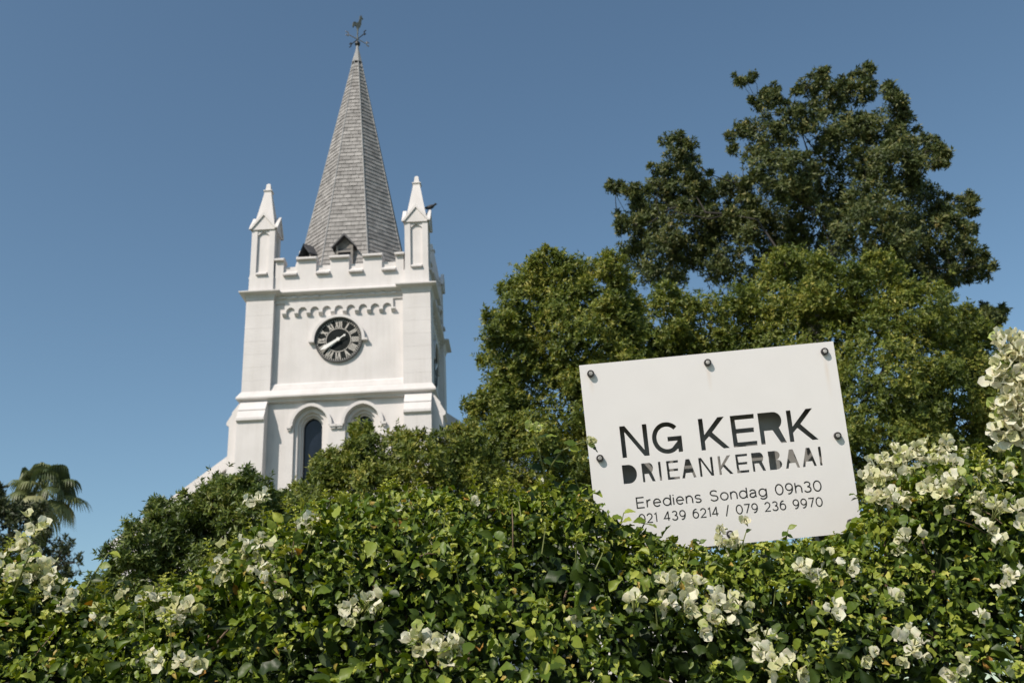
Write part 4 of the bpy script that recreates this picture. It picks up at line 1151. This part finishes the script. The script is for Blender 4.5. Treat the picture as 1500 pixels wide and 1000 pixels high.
FL = [(60, 788, 30), (38, 812, 22), (18, 850, 26), (45, 848, 24), (78, 862, 30), (100, 878, 22), (5, 830, 20), (228, 888, 18), (262, 905, 24), (280, 898, 20), (235, 975, 20), (285, 980, 20), (376, 738, 17),
      (345, 818, 25), (378, 806, 24), (398, 822, 24), (338, 838, 20), (425, 808, 14), (398, 852, 16), (372, 846, 14), (465, 772, 20), (500, 905, 16), (532, 893, 26), (516, 910, 16), (618, 948, 24), (640, 958, 24), (662, 965, 18),
      (590, 750, 14), (690, 742, 9), (797, 714, 8), (928, 892, 17), (985, 868, 24), (1000, 890, 22), (975, 895, 15), (1018, 872, 18), (1050, 892, 24), (1070, 880, 22), (1042, 918, 15), (1030, 925, 14), (1083, 887, 15),
      (1076, 790, 13), (1094, 768, 9), (1054, 784, 8), (1068, 808, 18), (1046, 800, 11), (1122, 945, 22), (1118, 970, 18), (1132, 980, 16), (1162, 988, 22), (1182, 838, 17), (1196, 850, 15), (1240, 836, 14), (1222, 905, 18), (1210, 820, 10), (1300, 880, 13),
      (1340, 942, 20), (1325, 955, 13), (1350, 958, 14), (1408, 985, 18), (1282, 685, 20), (1312, 672, 22), (1340, 662, 20), (1360, 672, 22), (1388, 662, 20), (1280, 715, 26), (1305, 708, 24), (1332, 692, 20), (1362, 700, 26), (1395, 690, 16), (1398, 708, 18),
      (1385, 728, 20), (1420, 735, 18), (1360, 722, 20), (1288, 745, 22), (1312, 738, 18), (1462, 695, 18), (1468, 672, 14), (1440, 690, 12), (1455, 758, 20), (1470, 745, 16), (1450, 785, 16), (1330, 800, 18), (1310, 808, 12), (1482, 850, 18), (1470, 855, 12), (1495, 760, 16), (1420, 700, 12), (1438, 742, 12), (150, 900, 12), (185, 880, 10), (420, 880, 10), (845, 905, 8), (1265, 960, 12), (1430, 905, 12)]
budget = 290
FLs = sorted(FL, key=lambda f: -f[2])
singles_for = set()
for (x, y, r) in FLs:
    p = hit(x, y)
    rw = r * np.linalg.norm(p - EYE) / FPX
    fac = unit(np.array([-.15, -.75, .55]) + RNG.normal(size=3) * .2)
    est = max(2, int(7.2 * (rw / .045) ** 1.5)) * 3
    sg = budget >= est
    cluster(p + fac * .004, rw, fac, sg)
    if sg: budget -= est

def shoot(pts_px, Y, leaves, tips=(), r0=.004, lsize=.045):
    """a stray shoot: stem through pixels at depths Y, leaves along it, blossom at the end"""
    W = [at(x, y, yy) for (x, y), yy in zip(pts_px, Y)]
    st = MB().tube([w_ - HB for w_ in W], list(np.linspace(r0, r0 * .45, len(W))), 6).build('shoot', M['green_stem'], HG, True)
    for k in range(leaves):
        s_ = (k + .7) / leaves * (len(W) - 1); i = min(int(s_), len(W) - 2); p = W[i] + (W[i + 1] - W[i]) * (s_ - i)
        dd = unit(np.array([(-1) ** k * .8, -.3, RNG.uniform(-.5, .3)]) + RNG.normal(size=3) * .25)
        nn = unit(np.array([0, -.6, .7]) + RNG.normal(size=3) * .3)
        l = lsize * RNG.uniform(.7, 1.25)
        x, y, z = (q_[0] for q_ in frame(dd[None], nn[None])); pp = p - HB
        o = bpy.data.objects.new('leaf', lv[k % 4]); COL.objects.link(o); o.parent = st
        o.matrix_local = Matrix(((x[0] * l, y[0] * l, z[0] * l, pp[0]), (x[1] * l, y[1] * l, z[1] * l, pp[1]), (x[2] * l, y[2] * l, z[2] * l, pp[2]), (0, 0, 0, 1)))
    for (x, y, r, yy) in tips:
        cluster(at(x, y, yy), r * yy / FPX, unit(np.array([-.2, -.8, .5])), False, .68 if r > 13 else .12, 2.1 if r > 13 else 1.0)
shoot([(800, 725), (797, 690), (790, 665), (782, 638)], (3.05, 3.0, 2.98, 2.95), 5, [(776, 634, 9, 2.95), (788, 632, 8, 2.95)], lsize=.06)
shoot([(806, 685), (822, 660), (840, 652), (862, 645)], (2.98, 2.97, 2.97, 2.98), 5, [(864, 645, 11, 2.98)], .0035, .04)
shoot([(118, 880), (132, 850), (146, 828), (160, 808)], (2.7, 2.7, 2.7, 2.7), 7, [], .0035, .034)
shoot([(905, 800), (907, 780), (910, 765), (914, 750)], (3.05, 3.04, 3.04, 3.04), 7, [], .003, .05)
shoot([(925, 800), (935, 785), (942, 770), (946, 762)], (3.05, 3.04, 3.04, 3.04), 6, [], .0035, .05)
shoot([(885, 800), (884, 780), (880, 765)], (3.05, 3.04, 3.04), 6, [], .003, .055)
shoot([(965, 805), (962, 795), (958, 784)], (3.05, 3.04, 3.04), 6, [], .003, .04)
shoot([(850, 735), (848, 715), (842, 700)], (3.05, 3.04, 3.04), 6, [], .003, .05)
shoot([(1020, 815), (1022, 800), (1026, 792)], (3.05, 3.04, 3.04), 6, [], .002, .03)
shoot([(1150, 800), (1152, 785), (1155, 772)], (3.05, 3.04, 3.04), 5, [], .003, .026)
shoot([(1262, 740), (1256, 728), (1250, 722)], (3.05, 3.04, 3.04), 4, [], .002, .024)
shoot([(1085, 815), (1088, 795), (1094, 775)], (3.03, 3.03, 3.03), 3, [], .003, .026)
shoot([(20, 870), (35, 830), (50, 800)], (2.85, 2.8, 2.78), 6, [], .004, .04)
# tall flowering spray at the right, nearer the camera
TS = [(1520, 760), (1505, 700), (1494, 640), (1486, 580), (1484, 520)]
shoot(TS, (2.55, 2.5, 2.45, 2.42, 2.4), 8, [(1478, 508, 20, 2.4), (1494, 500, 16, 2.4), (1490, 528, 24, 2.4), (1472, 532, 16, 2.4), (1468, 560, 20, 2.41), (1492, 560, 26, 2.42), (1478, 585, 20, 2.42), (1496, 592, 26, 2.43), (1470, 608, 18, 2.44), (1490, 622, 24, 2.44), (1466, 632, 16, 2.45), (1482, 640, 20, 2.45), (1500, 650, 20, 2.46), (1510, 540, 26, 2.42), (1515, 600, 28, 2.43), (1512, 510, 22, 2.4)], .006, .05)
